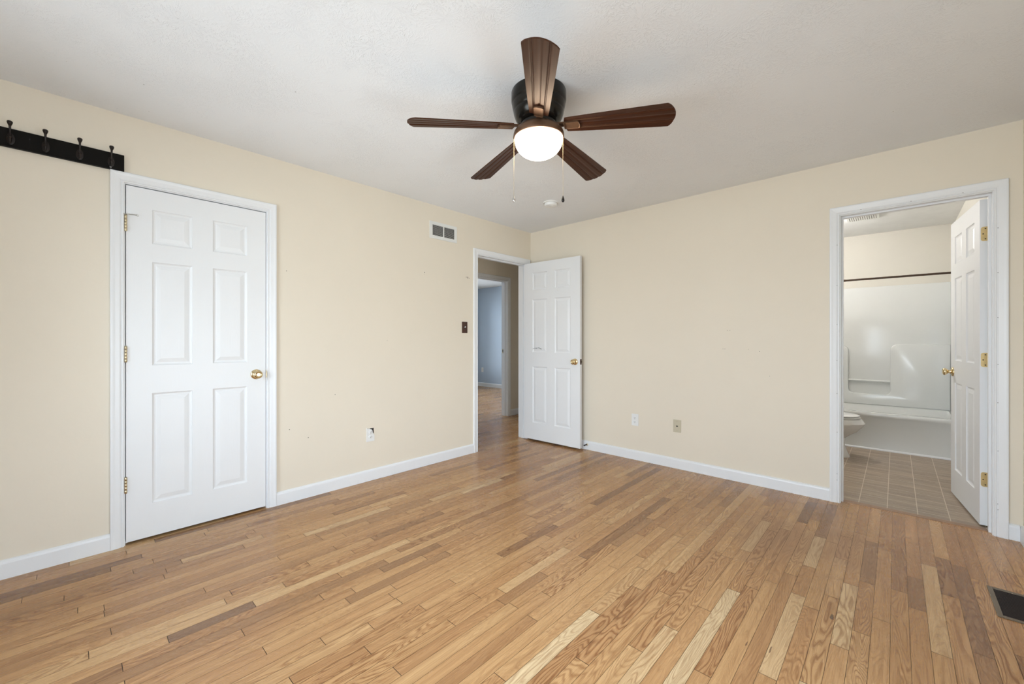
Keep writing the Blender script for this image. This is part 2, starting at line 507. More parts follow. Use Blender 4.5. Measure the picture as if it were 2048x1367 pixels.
def wall_x(name, x0, x1, ya, yb, openings, mat, z1=H, label=''):
    """wall whose faces are planes of constant x; openings = (y0, y1, z0, z1)"""
    bm = bmesh.new(); cur = ya
    for a, b_, z0, zt in sorted(openings):
        box(bm, x0, x1, cur, a, 0, z1)
        if z0 > 0: box(bm, x0, x1, a, b_, 0, z0)
        if zt < z1: box(bm, x0, x1, a, b_, zt, z1)
        cur = b_
    box(bm, x0, x1, cur, yb, 0, z1)
    bmesh.ops.remove_doubles(bm, verts=bm.verts, dist=1e-5)
    return tag(obj(name, bm, mat), label, 'wall', None, 'structure')

def wall_y(name, y0, y1, xa, xb, openings, mat, z1=H, label=''):
    bm = bmesh.new(); cur = xa
    for a, b_, z0, zt in sorted(openings):
        box(bm, cur, a, y0, y1, 0, z1)
        if z0 > 0: box(bm, a, b_, y0, y1, 0, z0)
        if zt < z1: box(bm, a, b_, y0, y1, zt, z1)
        cur = b_
    box(bm, cur, xb, y0, y1, 0, z1)
    bmesh.ops.remove_doubles(bm, verts=bm.verts, dist=1e-5)
    return tag(obj(name, bm, mat), label, 'wall', None, 'structure')

o = lambda t: (t[0] - JT, t[1] + JT, 0, t[2] + JT)
wall_x('wall_left', -WT, 0, SY, 0, [o(CL), o(HL)], M['wall'], label='cream wall with closet door, vent grille and hallway doorway')
wall_y('wall_back', 0, WT, 0, RX + 0.12, [o(BT)], M['wall'], label='cream wall with bathroom doorway and two low cover plates')
wall_x('wall_right', RX, RX + WT, SY, -0.0005, [(WIN_R[0], WIN_R[1], WIN_R[2], WIN_R[3])], M['wall'], label='cream wall at the far right edge with a window out of view')
wall_y('wall_rear', SY - WT, SY, -WT, RX + WT, [(WIN_S[0], WIN_S[1], WIN_S[2], WIN_S[3])], M['wall'], label='cream wall behind the viewpoint with a window')
# hall
wall_x('wall_hall', HX - WT, HX, -2.2, 3.39, [o(HW)], M['wall'], label='cream hallway wall seen through the open white door')
wall_y('wall_hall_end', 3.27, 3.39, HX, -WT, [], M['wall'], label='cream end wall of the hallway')
wall_y('wall_hall_near_end', -2.32, -2.2, -1.26, -WT, [], M['wall'], label='cream near end wall of the hallway')
wall_x('wall_hall_side', -WT, -0.0005, 0.0005, 3.39, [], M['wall'], label='cream hallway wall beyond the corner of the room')
# blue room
wall_y('wall_blue_room', 3.27, 3.39, -4.72, HX - WT, [], M['blue_wall'], label='blue grey wall of the room across the hall')
WIN_B = (0.20, 2.90, 0.35, 2.12)
wall_x('wall_blue_room_side', -4.72, -4.60, -0.5, 3.27, [WIN_B], M['blue_wall'], label='blue grey side wall of the room across the hall')
wall_y('wall_blue_room_near', -0.62, -0.5, -4.72, HX - WT, [], M['blue_wall'], label='blue grey near wall of the room across the hall')
# bathroom
BL, BR, BB = 2.13, 3.665, 2.83
wall_x('wall_bathroom_left', BL - 0.1, BL, WT, BB + 0.1, [], M['bath_wall'], label='beige bathroom wall behind the toilet tank')
wall_x('wall_bathroom_right', BR, BR + 0.19, WT, BB + 0.1, [], M['bath_wall'], label='beige bathroom wall behind the open bathroom door')
wall_y('wall_bathroom_back', BB, BB + 0.1, BL, BR, [], M['bath_wall'], label='beige bathroom wall above the tub surround')
# closet
bm = bmesh.new()
box(bm, -0.80, -0.74, -4.2, -2.32, 0, H); box(bm, -0.74, -WT, -4.2, -4.14, 0, H); box(bm, -0.74, -WT, -2.198, -2.14, 0, H)
tag(obj('wall_closet', bm, M['wall']), 'closet walls behind the closed white door', 'wall', None, 'structure')

bm = bmesh.new(); box(bm, -0.0, RX, SY, 0, H, H + 0.08)
tag(obj('ceiling', bm, M['ceiling']), 'white ceiling with brushed texture above the bedroom', 'ceiling', None, 'structure')
bm = bmesh.new(); box(bm, -4.72, -0.001, -4.75, 3.39, H + 0.001, H + 0.08)
tag(obj('ceiling_hall', bm, M['plain_ceiling']), 'white ceiling of the hallway and blue room', 'ceiling', None, 'structure')
bm = bmesh.new(); box(bm, BL - 0.1, RX + 0.12, 0.001, BB + 0.1, H + 0.001, H + 0.08)
tag(obj('ceiling_bathroom', bm, M['plain_ceiling']), 'white bathroom ceiling above the tub', 'ceiling', None, 'structure')

# oak floor: every strip its own quad; boards run along y.  Board ends that stand out, by row:
# (y of the joint, tone beyond it, tone before it, figure beyond, figure before)
JOINTS = {
    5: [(-3.906, 0.45, 0.5, 0.2, 0.2)],
    9: [(-3.442, 0.5, 0.45, 0.4, 0.8)],
    10: [(-3.736, 0.5, 0.4, 0.2, 0.3)],
    11: [(-3.657, 0.4, 0.5, 0.3, 0.2), (-1.665, 0.6, 0.34, 0.2, 0.2)],
    13: [(-2.997, 0.5, 0.62, 0.2, 0.2)],
    14: [(-3.33, 0.5, 0.42, 0.2, 0.4), (-0.823, 0.75, 0.4, 0.1, 0.5)],
    15: [(-3.647, 0.36, 0.4, 0.2, 0.3), (-2.744, 0.42, 0.62, 0.6, 0.2)],
    16: [(-3.252, 0.45, 0.5, 0.9, 0.4), (-2.91, 0.62, 0.5, 0.2, 0.3)],
    18: [(-3.062, 0.4, 0.74, 0.8, 0.2), (-1.764, 0.55, 0.3, 0.2, 0.3), (-1.523, 0.5, 0.8, 0.3, 0.1)],
    19: [(-3.498, 0.12, 0.5, 0.1, 0.2), (-3.203, 0.76, 0.12, 0.2, 0.1)],
    20: [(-2.847, 0.55, 0.42, 0.5, 0.8)],
    22: [(-3.632, 0.42, 0.6, 0.5, 0.3), (-3.288, 0.4, 0.6, 0.4, 0.3)],
    23: [(-2.858, 0.6, 0.42, 0.2, 0.5), (-2.46, 0.42, 0.6, 0.6, 0.2)],
    25: [(-3.26, 0.55, 0.42, 0.2, 0.3)],
    26: [(-2.76, 0.5, 0.45, 0.5, 0.2)],
    27: [(-3.091, 0.66, 0.62, 0.6, 0.7)],
    28: [(-2.921, 0.42, 0.66, 0.2, 0.5), (-2.498, 0.62, 0.42, 0.2, 0.2)],
    29: [(-3.242, 0.5, 0.62, 0.8, 0.3), (-2.71, 0.6, 0.5, 0.2, 0.2)],
    30: [(-2.995, 0.48, 0.42, 0.5, 0.9), (-1.956, 0.6, 0.4, 0.3, 0.4)],
    31: [(-2.492, 0.45, 0.58, 0.3, 0.9)],
    32: [(-2.685, 0.5, 0.62, 0.4, 0.8)],
    33: [(-2.973, 0.4, 0.62, 0.5, 0.5)],
    35: [(-2.267, 0.5, 0.5, 1.0, 0.2)],
    36: [(-2.435, 0.55, 0.4, 0.2, 0.4)],
    37: [(-1.857, 0.6, 0.62, 0.2, 0.2)],
    38: [(-2.743, 0.62, 0.5, 0.3, 0.7), (-0.779, 0.26, 0.5, 0.3, 0.5)],
    39: [(-2.224, 0.7, 0.95, 0.6, 0.5)],
    40: [(-1.939, 0.62, 0.38, 0.3, 0.9)],
    41: [(-2.489, 0.44, 0.6, 1.0, 0.7), (-1.7, 0.8, 0.48, 0.2, 0.6)],
    43: [(-2.299, 0.5, 0.72, 1.0, 0.4), (-1.331, 0.6, 0.5, 0.4, 1.0)],
    44: [(-2.098, 0.5, 0.86, 0.7, 0.6)],
    45: [(-1.881, 0.6, 0.46, 0.4, 0.2), (-1.209, 0.85, 0.5, 0.3, 0.4)],
    46: [(-1.649, 0.5, 1.0, 0.9, 0.6)],
    47: [(-2.248, 0.42, 0.5, 0.85, 0.2), (-1.57, 0.5, 0.42, 0.7, 0.85)],
    48: [(-1.452, 0.38, 0.62, 0.2, 0.2)],
    50: [(-2.108, 0.86, 0.5, 0.4, 0.2), (-1.485, 0.4, 0.86, 0.3, 0.4)],
    51: [(-1.557, 0.62, 0.42, 0.2, 0.5)],
    52: [(-2.052, 0.6, 0.95, 0.9, 0.3)],
    53: [(-1.762, 0.86, 0.56, 0.7, 0.2), (-1.217, 0.5, 0.86, 0.4, 0.7), (-0.512, 0.5, 0.5, 0.9, 0.9)],
    54: [(-1.61, 0.52, 0.66, 0.9, 0.9)],
    55: [(-1.453, 0.48, 0.56, 0.5, 0.2), (-0.674, 0.5, 0.48, 0.9, 0.5)],
    56: [(-1.131, 0.3, 0.52, 0.8, 0.6)],
    57: [(-1.255, 0.22, 0.5, 0.3, 0.4), (-0.934, 0.4, 0.22, 0.3, 0.2), (-0.456, 0.45, 0.38, 0.3, 0.2)],
    58: [(-1.556, 0.86, 0.6, 0.3, 0.3), (-0.728, 0.36, 0.86, 0.2, 0.3)],
    59: [(-1.024, 0.28, 0.54, 0.8, 0.5)],
    60: [(-1.454, 0.22, 0.3, 0.4, 0.3), (-0.631, 0.34, 0.22, 0.3, 0.4)],
    61: [(-0.745, 0.34, 0.56, 0.3, 0.9)],
}

def build_floor():
    random.seed(23)
    bm = bmesh.new()
    col = bm.loops.layers.float_color.new('plank')
    PW, X0 = 0.05648, 0.046755
    k0 = int(math.floor((-4.6 - X0) / PW)); k1 = int(math.ceil((RX - X0) / PW)) + 1
    g = 0.0006
    def length(): return random.choice((0.32, 0.42, 0.5, 0.58, 0.7, 0.85, 1.0, 1.2)) * random.uniform(0.85, 1.15)
    def tone_():
        u = random.random()
        if u < 0.05: return random.uniform(0.72, 0.9)
        if u < 0.13: return random.uniform(0.18, 0.32)
        return min(1, max(0, random.gauss(0.50, 0.12)))
    for k in range(k0, k1):
        xa = X0 + (k - 0.5) * PW; xb = min(xa + PW, RX)
        if xa > RX - 0.004: break
        yend = 0.045 if (xa + xb) / 2 > 0 else 3.27
        J = JOINTS.get(k, [])
        cols = []
        if not J:
            y = SY - random.random() * 0.8
            while y < yend:
                L = length(); cols.append((y, y + L, tone_(), random.random())); y += L
        else:
            y = J[0][0]; first = True
            t, f = J[0][2], J[0][4]
            while y > SY:                                   # back towards the near end of the row
                L = length() + (0.35 if first else 0)
                cols.append((y - L, y, t, f)); y -= L; t, f = tone_(), random.random(); first = False
            for a, b2 in zip(J, J[1:]):
                if b2[0] - a[0] > 1.35:
                    m_ = a[0] + (b2[0] - a[0]) * random.uniform(0.4, 0.6)
                    cols.append((a[0], m_, a[1], a[3])); cols.append((m_, b2[0], b2[2], b2[4]))
                else: cols.append((a[0], b2[0], a[1], a[3]))
            y = J[-1][0]; t, f = J[-1][1], J[-1][3]
            while y < yend:
                L = length(); cols.append((y, y + L, t, f)); y += L; t, f = tone_(), random.random()
        for ya, yb, tone, fig in cols:
            ya = max(ya, SY); yb = min(yb, yend)
            if yb <= ya + 0.01: continue
            x0, x1, y0, y1 = xa + g, xb - g, ya + 1.7 * g, yb - 1.7 * g
            vs = [bm.verts.new(p) for p in ((x0, y0, 0), (x1, y0, 0), (x1, y1, 0), (x0, y1, 0))]
            f = bm.faces.new(vs)
            s2 = random.random()
            tone = min(1, max(0, tone + random.uniform(-0.04, 0.04)))
            for lp in f.loops: lp[col] = (tone, fig, s2, 1)
    box(bm, -4.72, RX + 0.1, SY - 0.1, 0.03, -0.05, -0.0012, 1)
    box(bm, -4.72, 0.1, 0.03, 3.39, -0.05, -0.0012, 1)
    o = obj('floor', bm, [M['floor'], M['dark']])
    return tag(o, 'oak strip floor of mixed honey and brown boards', 'floor', None, 'structure')
build_floor()
bm = bmesh.new(); box(bm, BL, BR, 0.092, BB, -0.05, 0.001)
tag(obj('floor_bathroom', bm, M['tile']), 'brown vinyl tile floor of the bathroom', 'floor', None, 'structure')
bm = bmesh.new(); box(bm, BT[0] - 0.01, BT[1] + 0.01, 0.046, 0.092, -0.01, 0.004, bev=0.0015)
tag(obj('trim_7', bm, M['threshold']), 'oak threshold strip in the bathroom doorway', 'threshold', None, 'structure')

# ---- casings, jambs, baseboards
CAS = [(0.005, 0), (0.005, 0.009), (0.008, 0.0115), (0.013, 0.0115), (0.0165, 0.008), (0.020, 0.0105), (0.024, 0.0125),
       (0.042, 0.0145), (0.052, 0.017), (0.059, 0.017), (0.062, 0.0145), (0.062, 0)]

def casing(bm, a, b_, h, fn):
    """fn(s, t, z): s along the wall, t out of the wall"""
    sweep(bm, CAS, [lambda d, t: fn(a - d, t, 0), lambda d, t: fn(a - d, t, h + d),
                    lambda d, t: fn(b_ + d, t, h + d), lambda d, t: fn(b_ + d, t, 0)])

def jamb(bm, a, b_, h, fn, depth, stop_at):
    """lining of an opening: fn(s, t, z) with t from 0 (front face) to -depth; one stop strip"""
    def bx(s0, s1, t0, t1, z0, z1):
        p = [fn(s0, t0, z0), fn(s1, t1, z1)]
        box(bm, min(p[0][0], p[1][0]), max(p[0][0], p[1][0]), min(p[0][1], p[1][1]), max(p[0][1], p[1][1]), z0, z1)
    bx(a - JT, a, 0.0005, -depth - 0.0005, 0, h); bx(b_, b_ + JT, 0.0005, -depth - 0.0005, 0, h)
    bx(a - JT, b_ + JT, 0.0005, -depth - 0.0005, h, h + JT)
    s0, s1 = stop_at
    bx(a, a + 0.011, s0, s1, 0, h - 0.011); bx(b_ - 0.011, b_, s0, s1, 0, h - 0.011); bx(a, b_, s0, s1, h - 0.011, h)

def trim(n, bm, label):
    return tag(obj('trim_%d' % n, bm, M['trim']), label, 'trim', None, 'structure')

fl = lambda s, t, z: (t, s, z)                 # left wall, facing +x
fb = lambda s, t, z: (s, -t, z)                # back wall, facing -y
bm = bmesh.new(); casing(bm, CL[0], CL[1], CL[2], fl); jamb(bm, *CL, fl, WT, (-0.040, -0.075)); t1 = trim(1, bm, 'white casing around the closed closet door')
bm = bmesh.new(); casing(bm, HL[0], HL[1], HL[2], fl); jamb(bm, *HL, fl, WT, (-0.040, -0.075)); t2 = trim(2, bm, 'white casing around the hallway doorway in the corner')
bm = bmesh.new(); casing(bm, BT[0], BT[1], BT[2], fb); jamb(bm, *BT, fb, WT, (-0.042, -0.078)); t3 = trim(3, bm, 'white casing around the bathroom doorway')
fh = lambda s, t, z: (HX + t, s, z)
bm = bmesh.new(); casing(bm, HW[0], HW[1], HW[2], fh); jamb(bm, *HW, fh, WT, (-0.040, -0.072)); t4 = trim(4, bm, 'white casing of the doorway across the hall')
# strikes
def strike(parent, x, y, z, ax):
    bm = bmesh.new()
    if ax == 'y-':      # plate on a jamb facing -y
        box(bm, x - 0.016, x + 0.016, y - 0.0015, y, z - 0.032, z + 0.032, bev=0.0006)
        box(bm, x - 0.008, x + 0.008, y - 0.002, y - 0.0012, z - 0.013, z + 0.013, 1)
    obj('strike_plate', bm, [M['oldbrass'], M['slot']], parent)
strike(t4, HX - 0.092, HW[1], 0.99, 'y-')
# strike lip of the closet door, visible on the casing edge
bm = bmesh.new(); box(bm, -0.030, 0.0025, CL[1] - 0.0012, CL[1] + 0.0008, 0.93 - 0.03, 0.93 + 0.03)
box(bm, 0.0006, 0.0024, CL[1] - 0.0002, CL[1] + 0.0045, 0.93 - 0.022, 0.93 + 0.022, bev=0.0004)
obj('strike_plate', bm, M['oldbrass'], t1)
# nail dots on bathroom casing
bm = bmesh.new()
for z in (0.16, 0.19, 0.52, 0.78, 1.02, 1.28, 1.56, 1.84):
    for s in (BT[0] - 0.020, BT[1] + 0.020):
        lathe(bm, [(0, 0), (0.0021, 0), (0.0021, 0.0006), (0, 0.0006)], 8, Matrix.Translation((s + random.uniform(-.001, .001), -0.0108, z + random.uniform(-.02, .02))) @ Matrix.Rotation(PI / 2, 4, 'X'))
for s in (3.02, 3.27, 3.50):
    lathe(bm, [(0, 0), (0.0021, 0), (0.0021, 0.0006), (0, 0.0006)], 8, Matrix.Translation((s, -0.0108, BT[2] + 0.020)) @ Matrix.Rotation(PI / 2, 4, 'X'))
obj('nail_holes', bm, M['screw'], t3)

BASE = [(0, 0), (0.0135, 0), (0.0135, 0.074), (0.0115, 0.084), (0.006, 0.0905), (0, 0.092)]
def base_run(bm, fn, a, b_):
    """fn(s, t, z)"""
    sweep(bm, BASE, [lambda t, z: fn(a, t, z), lambda t, z: fn(b_, t, z)])
def baseboard(name, runs, label):
    bm = bmesh.new()
    for fn, a, b_ in runs: base_run(bm, fn, a, b_)
    return tag(obj(name, bm, M['trim']), label, 'baseboard', None, 'structure')
baseboard('baseboard_left', [(fl, SY, CL[0] - 0.0622), (fl, CL[1] + 0.0622, HL[0] - 0.0622)], 'white baseboard along the wall with the closet door')
baseboard('baseboard_back', [(fb, 0.0, BT[0] - 0.0622), (fb, BT[1] + 0.0622, RX - 0.0138)], 'white baseboard along the wall with the bathroom doorway')
baseboard('baseboard_right', [(lambda s, t, z: (RX - t, s, z), SY + 0.014, -0.0002)], 'white baseboard at the right edge near the floor register')
baseboard('baseboard_rear', [(lambda s, t, z: (s, SY + t, z), 0.014, RX - 0.014)], 'white baseboard behind the viewpoint')
baseboard('baseboard_hall', [(fh, HW[1] + 0.0622, 3.256), (fh, -2.18, HW[0] - 0.0622)], 'white baseboard of the hallway')
baseboard('baseboard_blue_room', [(lambda s, t, z: (s, 3.27 - t, z), -4.586, HX - WT - 0.001), (lambda s, t, z: (-4.60 + t, s, z), -0.49, 3.27)], 'white baseboard below the blue grey wall')

# ------------------------------------------------------------------ windows (out of view)
def window(n, fn, a, b_, z0, z1, label):
    """fn(s, t, z) t: 0 at the room face, negative outwards"""
    bm = bmesh.new()
    def bx(s0, s1, t0, t1, za, zb):
        p, q_ = fn(s0, t0, za), fn(s1, t1, zb)
        box(bm, min(p[0], q_[0]), max(p[0], q_[0]), min(p[1], q_[1]), max(p[1], q_[1]), za, zb)
    w = 0.035
    bx(a, a + w, -0.10, -0.02, z0, z1); bx(b_ - w, b_, -0.10, -0.02, z0, z1)
    bx(a + w, b_ - w, -0.10, -0.02, z0, z0 + w); bx(a + w, b_ - w, -0.10, -0.02, z1 - w, z1)
    m_ = (a + b_) / 2
    bx(m_ - 0.025, m_ + 0.025, -0.10, -0.03, z0 + w, z1 - w)
    zc = (z0 + z1) / 2
    bx(a + w, m_ - 0.025, -0.08, -0.04, zc - 0.018, zc + 0.018); bx(m_ + 0.025, b_ - w, -0.08, -0.04, zc - 0.018, zc + 0.018)
    o_ = tag(obj('window_%d' % n, bm, M['trim']), label, 'window', None, 'structure')
    bm = bmesh.new()
    bx(a + w, m_ - 0.025, -0.062, -0.058, z0 + w, z1 - w); bx(m_ + 0.025, b_ - w, -0.062, -0.058, z0 + w, z1 - w)
    g_ = bm
    obj('window_pane', g_, M['glass'], o_)
    bm = bmesh.new()
    bx(a - 0.062, b_ + 0.062, 0.0, 0.035, z0 - 0.022, z0)
    obj('window_sill', bm, M['trim'], o_)
    bm = bmesh.new()
    bx(a - 0.062, a, 0, 0.015, z0, z1); bx(b_, b_ + 0.062, 0, 0.015, z0, z1); bx(a - 0.062, b_ + 0.062, 0, 0.015, z1, z1 + 0.062)
    obj('window_casing', bm, M['trim'], o_)
window(1, lambda s, t, z: (RX - t, s, z), *WIN_R, 'double window in the right wall, out of view')
window(2, lambda s, t, z: (s, SY + t, z), *WIN_S, 'double window behind the viewpoint')

window(3, lambda s, t, z: (-4.60 + t, s, z), *WIN_B, 'window of the blue grey room, out of view')

# ------------------------------------------------------------------ six panel doors
def door_slab(w, h=2.030, t=0.035, flip=1):
    """x 0..w, thickness from y=0 (knuckle face) to y=t*flip, z 0..h"""
    bm = bmesh.new()
    k = w / 0.708
    st = 0.112 * (1 if w < 0.73 else 1.06)
    pw = (w - 2 * st - 0.104) / 2
    xs = [0, st, st + pw, w - st - pw, w - st, w]
    zs = [0, 0.193, 0.838, 1.001, 1.608, 1.715, 1.914, h]
    rings = [(0.0, 0.0), (0.003, 0.005), (0.010, 0.0085), (0.017, 0.0085), (0.021, 0.0068), (0.040, 0.0022)]
    for side in (0, 1):
        y0 = 0.0 if side == 0 else t * flip
        dr = flip if side == 0 else -flip
        for i in range(5):
            for j in range(7):
                x0, x1, z0, z1 = xs[i], xs[i + 1], zs[j], zs[j + 1]
                if i in (1, 3) and j in (1, 3, 5):
                    prev = None
                    for ins, dep in rings:
                        vs = [bm.verts.new(p) for p in ((x0 + ins, y0 + dr * dep, z0 + ins), (x1 - ins, y0 + dr * dep, z0 + ins),
                                                        (x1 - ins, y0 + dr * dep, z1 - ins), (x0 + ins, y0 + dr * dep, z1 - ins))]
                        if prev:
                            for q in range(4): bm.faces.new((prev[q], prev[(q + 1) % 4], vs[(q + 1) % 4], vs[q]))
                        prev = vs
                    bm.faces.new(prev)
                else:
                    bm.faces.new([bm.verts.new(p) for p in ((x0, y0, z0), (x1, y0, z0), (x1, y0, z1), (x0, y0, z1))])
    ya, yb = 0.0, t * flip
    for xx in (0, w):
        for j in range(7): bm.faces.new([bm.verts.new(p) for p in ((xx, ya, zs[j]), (xx, yb, zs[j]), (xx, yb, zs[j + 1]), (xx, ya, zs[j + 1]))])
    for zz in (0, h):
        for i in range(5): bm.faces.new([bm.verts.new(p) for p in ((xs[i], ya, zz), (xs[i + 1], ya, zz), (xs[i + 1], yb, zz), (xs[i], yb, zz))])
    bmesh.ops.remove_doubles(bm, verts=bm.verts, dist=1e-5)
    return bm

KNOB = [(0.0, 0.0), (0.034, 0.0), (0.034, 0.003), (0.031, 0.007), (0.024, 0.010), (0.015, 0.012), (0.0125, 0.018), (0.0125, 0.024), (0.015, 0.029),
        (0.021, 0.034), (0.0265, 0.041), (0.0275, 0.047), (0.025, 0.052), (0.0185, 0.0555), (0.0175, 0.0545), (0.012, 0.0535), (0.011, 0.0550), (0.0, 0.0552)]
def knob(parent, x, y, z, sgn, mat=None, k=1.0, pin=True):
    """knob on a door face; sgn: +1 the knob points to local +y"""
    bm = bmesh.new()
    R = Matrix.Rotation(-PI / 2 * sgn, 4, 'X')
    lathe(bm, [(r, zz * k) for r, zz in KNOB], 40, Matrix.Translation((x, y, z)) @ R)
    return obj('knob', bm, mat or M['brass'], parent, smooth=True)

def hinge_barrel(parent, x, y, z, mat, hh=0.089, r=0.0063):
    bm = bmesh.new()
    for k in range(5):
        z0 = z - hh / 2 + k * hh / 5 + 0.0006; z1 = z - hh / 2 + (k + 1) * hh / 5 - 0.0006
        lathe(bm, [(0, z0), (r - 0.0006, z0), (r, z0 + 0.0008), (r, z1 - 0.0008), (r - 0.0006, z1), (0, z1)], 20, Matrix.Translation((x, y, 0)))
    lathe(bm, [(0, z - hh / 2 - 0.003), (r * 0.7, z - hh / 2 - 0.002), (r * 0.8, z - hh / 2), (0, z - hh / 2)], 20, Matrix.Translation((x, y, 0)))
    lathe(bm, [(0, z + hh / 2), (r * 0.8, z + hh / 2), (r * 0.8, z + hh / 2 + 0.002), (0, z + hh / 2 + 0.004)], 20, Matrix.Translation((x, y, 0)))
    return obj('hinge', bm, mat, parent, smooth=True)

# door 1: closet, closed, hinged on its left, flush with the wall
d1 = obj('door_1', door_slab(0.7085, 2.030), M['door'], loc=(0.0005, -3.5415, 0.016), rot=(0, 0, PI / 2))
tag(d1, 'closed white six-panel closet door with brass knob', 'door', None, 'structure')
knob(d1, 0.650, 0.0, 0.916, -1)
for z in (1.813, 1.070, 0.327):
    hinge_barrel(d1, -0.0015, -0.0065, z, M['oldbrass'])
# door 2: hallway door, open about 90 degrees against the back wall; its pin side faces the back wall
d2 = obj('door_2', door_slab(0.757, 2.030, 0.035, -1), M['door'], loc=(0.009, -0.0855, 0.020), rot=(0, 0, math.radians(1.4)))
tag(d2, 'open white six-panel door standing in the room corner', 'door', None, 'structure')
knob(d2, 0.697, -0.035, 0.912, -1)
knob(d2, 0.697, 0.0, 0.912, 1, k=0.85)
for z in (1.83, 1.07, 0.30):
    hinge_barrel(d2, -0.004, 0.0035, z, M['oldbrass'])
bm = bmesh.new()
box(bm, 0.7565, 0.7582, -0.033, -0.003, 0.912 - 0.028, 0.912 + 0.028, bev=0.0005)
lathe(bm, [(0, 0), (0.008, 0), (0.008, 0.008), (0.003, 0.010), (0, 0.010)], 14, Matrix.Translation((0.758, -0.0175, 0.912)) @ Matrix.Rotation(PI / 2, 4, 'Y'))
tag(obj('latch_plate', bm, M['rod'], d2, smooth=True), 'dark latch plate')
# scratches and chips on this door: small raised flakes
bm = bmesh.new()
for x, z, w_, h_ in ((0.185, 1.690, 0.016, 0.010), (0.345, 1.672, 0.010, 0.007), (0.470, 1.690, 0.018, 0.012)):
    box(bm, x - w_ / 2, x + w_ / 2, -0.0362, -0.0350, z - h_ / 2, z + h_ / 2, bev=0.0005)
obj('adhesive_residue', bm, M['white_plastic'], d2)
bm = bmesh.new()
for p, q_ in (((0.165, 1.051), (0.255, 1.041)), ((0.200, 1.058), (0.245, 1.036)), ((0.120, 1.040), (0.185, 1.046))):
    tube(bm, [(p[0], -0.0352, p[1]), ((p[0] + q_[0]) / 2, -0.0356, (p[1] + q_[1]) / 2 + 0.004), (q_[0], -0.0352, q_[1])], 0.0011, 6)
tag(obj('scratch_mark', bm, M['slot'], d2), 'dark scratch across the middle panel')

# door 3: bathroom door, swung into the bathroom, seen on its hinge edge
d3 = obj('door_3', door_slab(0.706, 2.030, 0.035, 1), M['door'], loc=(3.6165, 0.1275, 0.012), rot=(0, 0, math.radians(96.2)))
tag(d3, 'white six-panel bathroom door swung open over vinyl tile', 'door', None, 'structure')
knob(d3, 0.645, 0.035, 0.915, 1)
knob(d3, 0.645, 0.0, 0.915, -1, k=0.5)
def hinge_leaf(parent, z, hh=0.089):
    bm = bmesh.new()
    # leaf lies on the hinge edge of the door: plane x=0, from y=0 to y=0.031, rounded corners
    pts = []
    r = 0.012; y1 = 0.0305
    for k in range(9):
        a = PI / 2 * k / 8
        pts.append((y1 - r + r * math.sin(a), hh / 2 - r + r * math.cos(a)))
    for k in range(9):
        a = PI / 2 * k / 8
        pts.append((y1 - r + r * math.cos(a), -hh / 2 + r - r * math.sin(a)))
    pts = [(-0.004, hh / 2)] + pts + [(-0.004, -hh / 2)]
    f = bm.faces.new([bm.verts.new((-0.0004, y, z + zz)) for y, zz in pts])
    r_ = bmesh.ops.extrude_face_region(bm, geom=[f])
    bmesh.ops.translate(bm, vec=(-0.0018, 0, 0), verts=[v for v in r_['geom'] if isinstance(v, bmesh.types.BMVert)])
    o_ = obj('hinge', bm, M['leafbrass'], parent)
    bm = bmesh.new()
    for y, zz in ((0.0115, 0.032), (0.021, 0.0), (0.0115, -0.032)):
        lathe(bm, [(0, 0), (0.0036, 0), (0.0036, 0.0012), (0, 0.0006)], 14, Matrix.Translation((-0.0021, y, z + zz)) @ Matrix.Rotation(-PI / 2, 4, 'Y'))
    obj('screw', bm, M['screw'], o_)
    bm = bmesh.new()
    for k in range(5):
        z0 = z - hh / 2 + k * hh / 5 + 0.0008; z1 = z - hh / 2 + (k + 1) * hh / 5 - 0.0008
        lathe(bm, [(0, z0), (0.006, z0), (0.006, z1), (0, z1)], 18, Matrix.Translation((-0.001, -0.006, 0)))
    lathe(bm, [(0, z + hh / 2), (0.0055, z + hh / 2), (0.0045, z + hh / 2 + 0.004), (0, z + hh / 2 + 0.005)], 18, Matrix.Translation((-0.001, -0.006, 0)))
    obj('hinge_pin', bm, M['oldbrass'], o_, smooth=True)
for z in (1.815, 1.030, 0.285): hinge_leaf(d3, z)

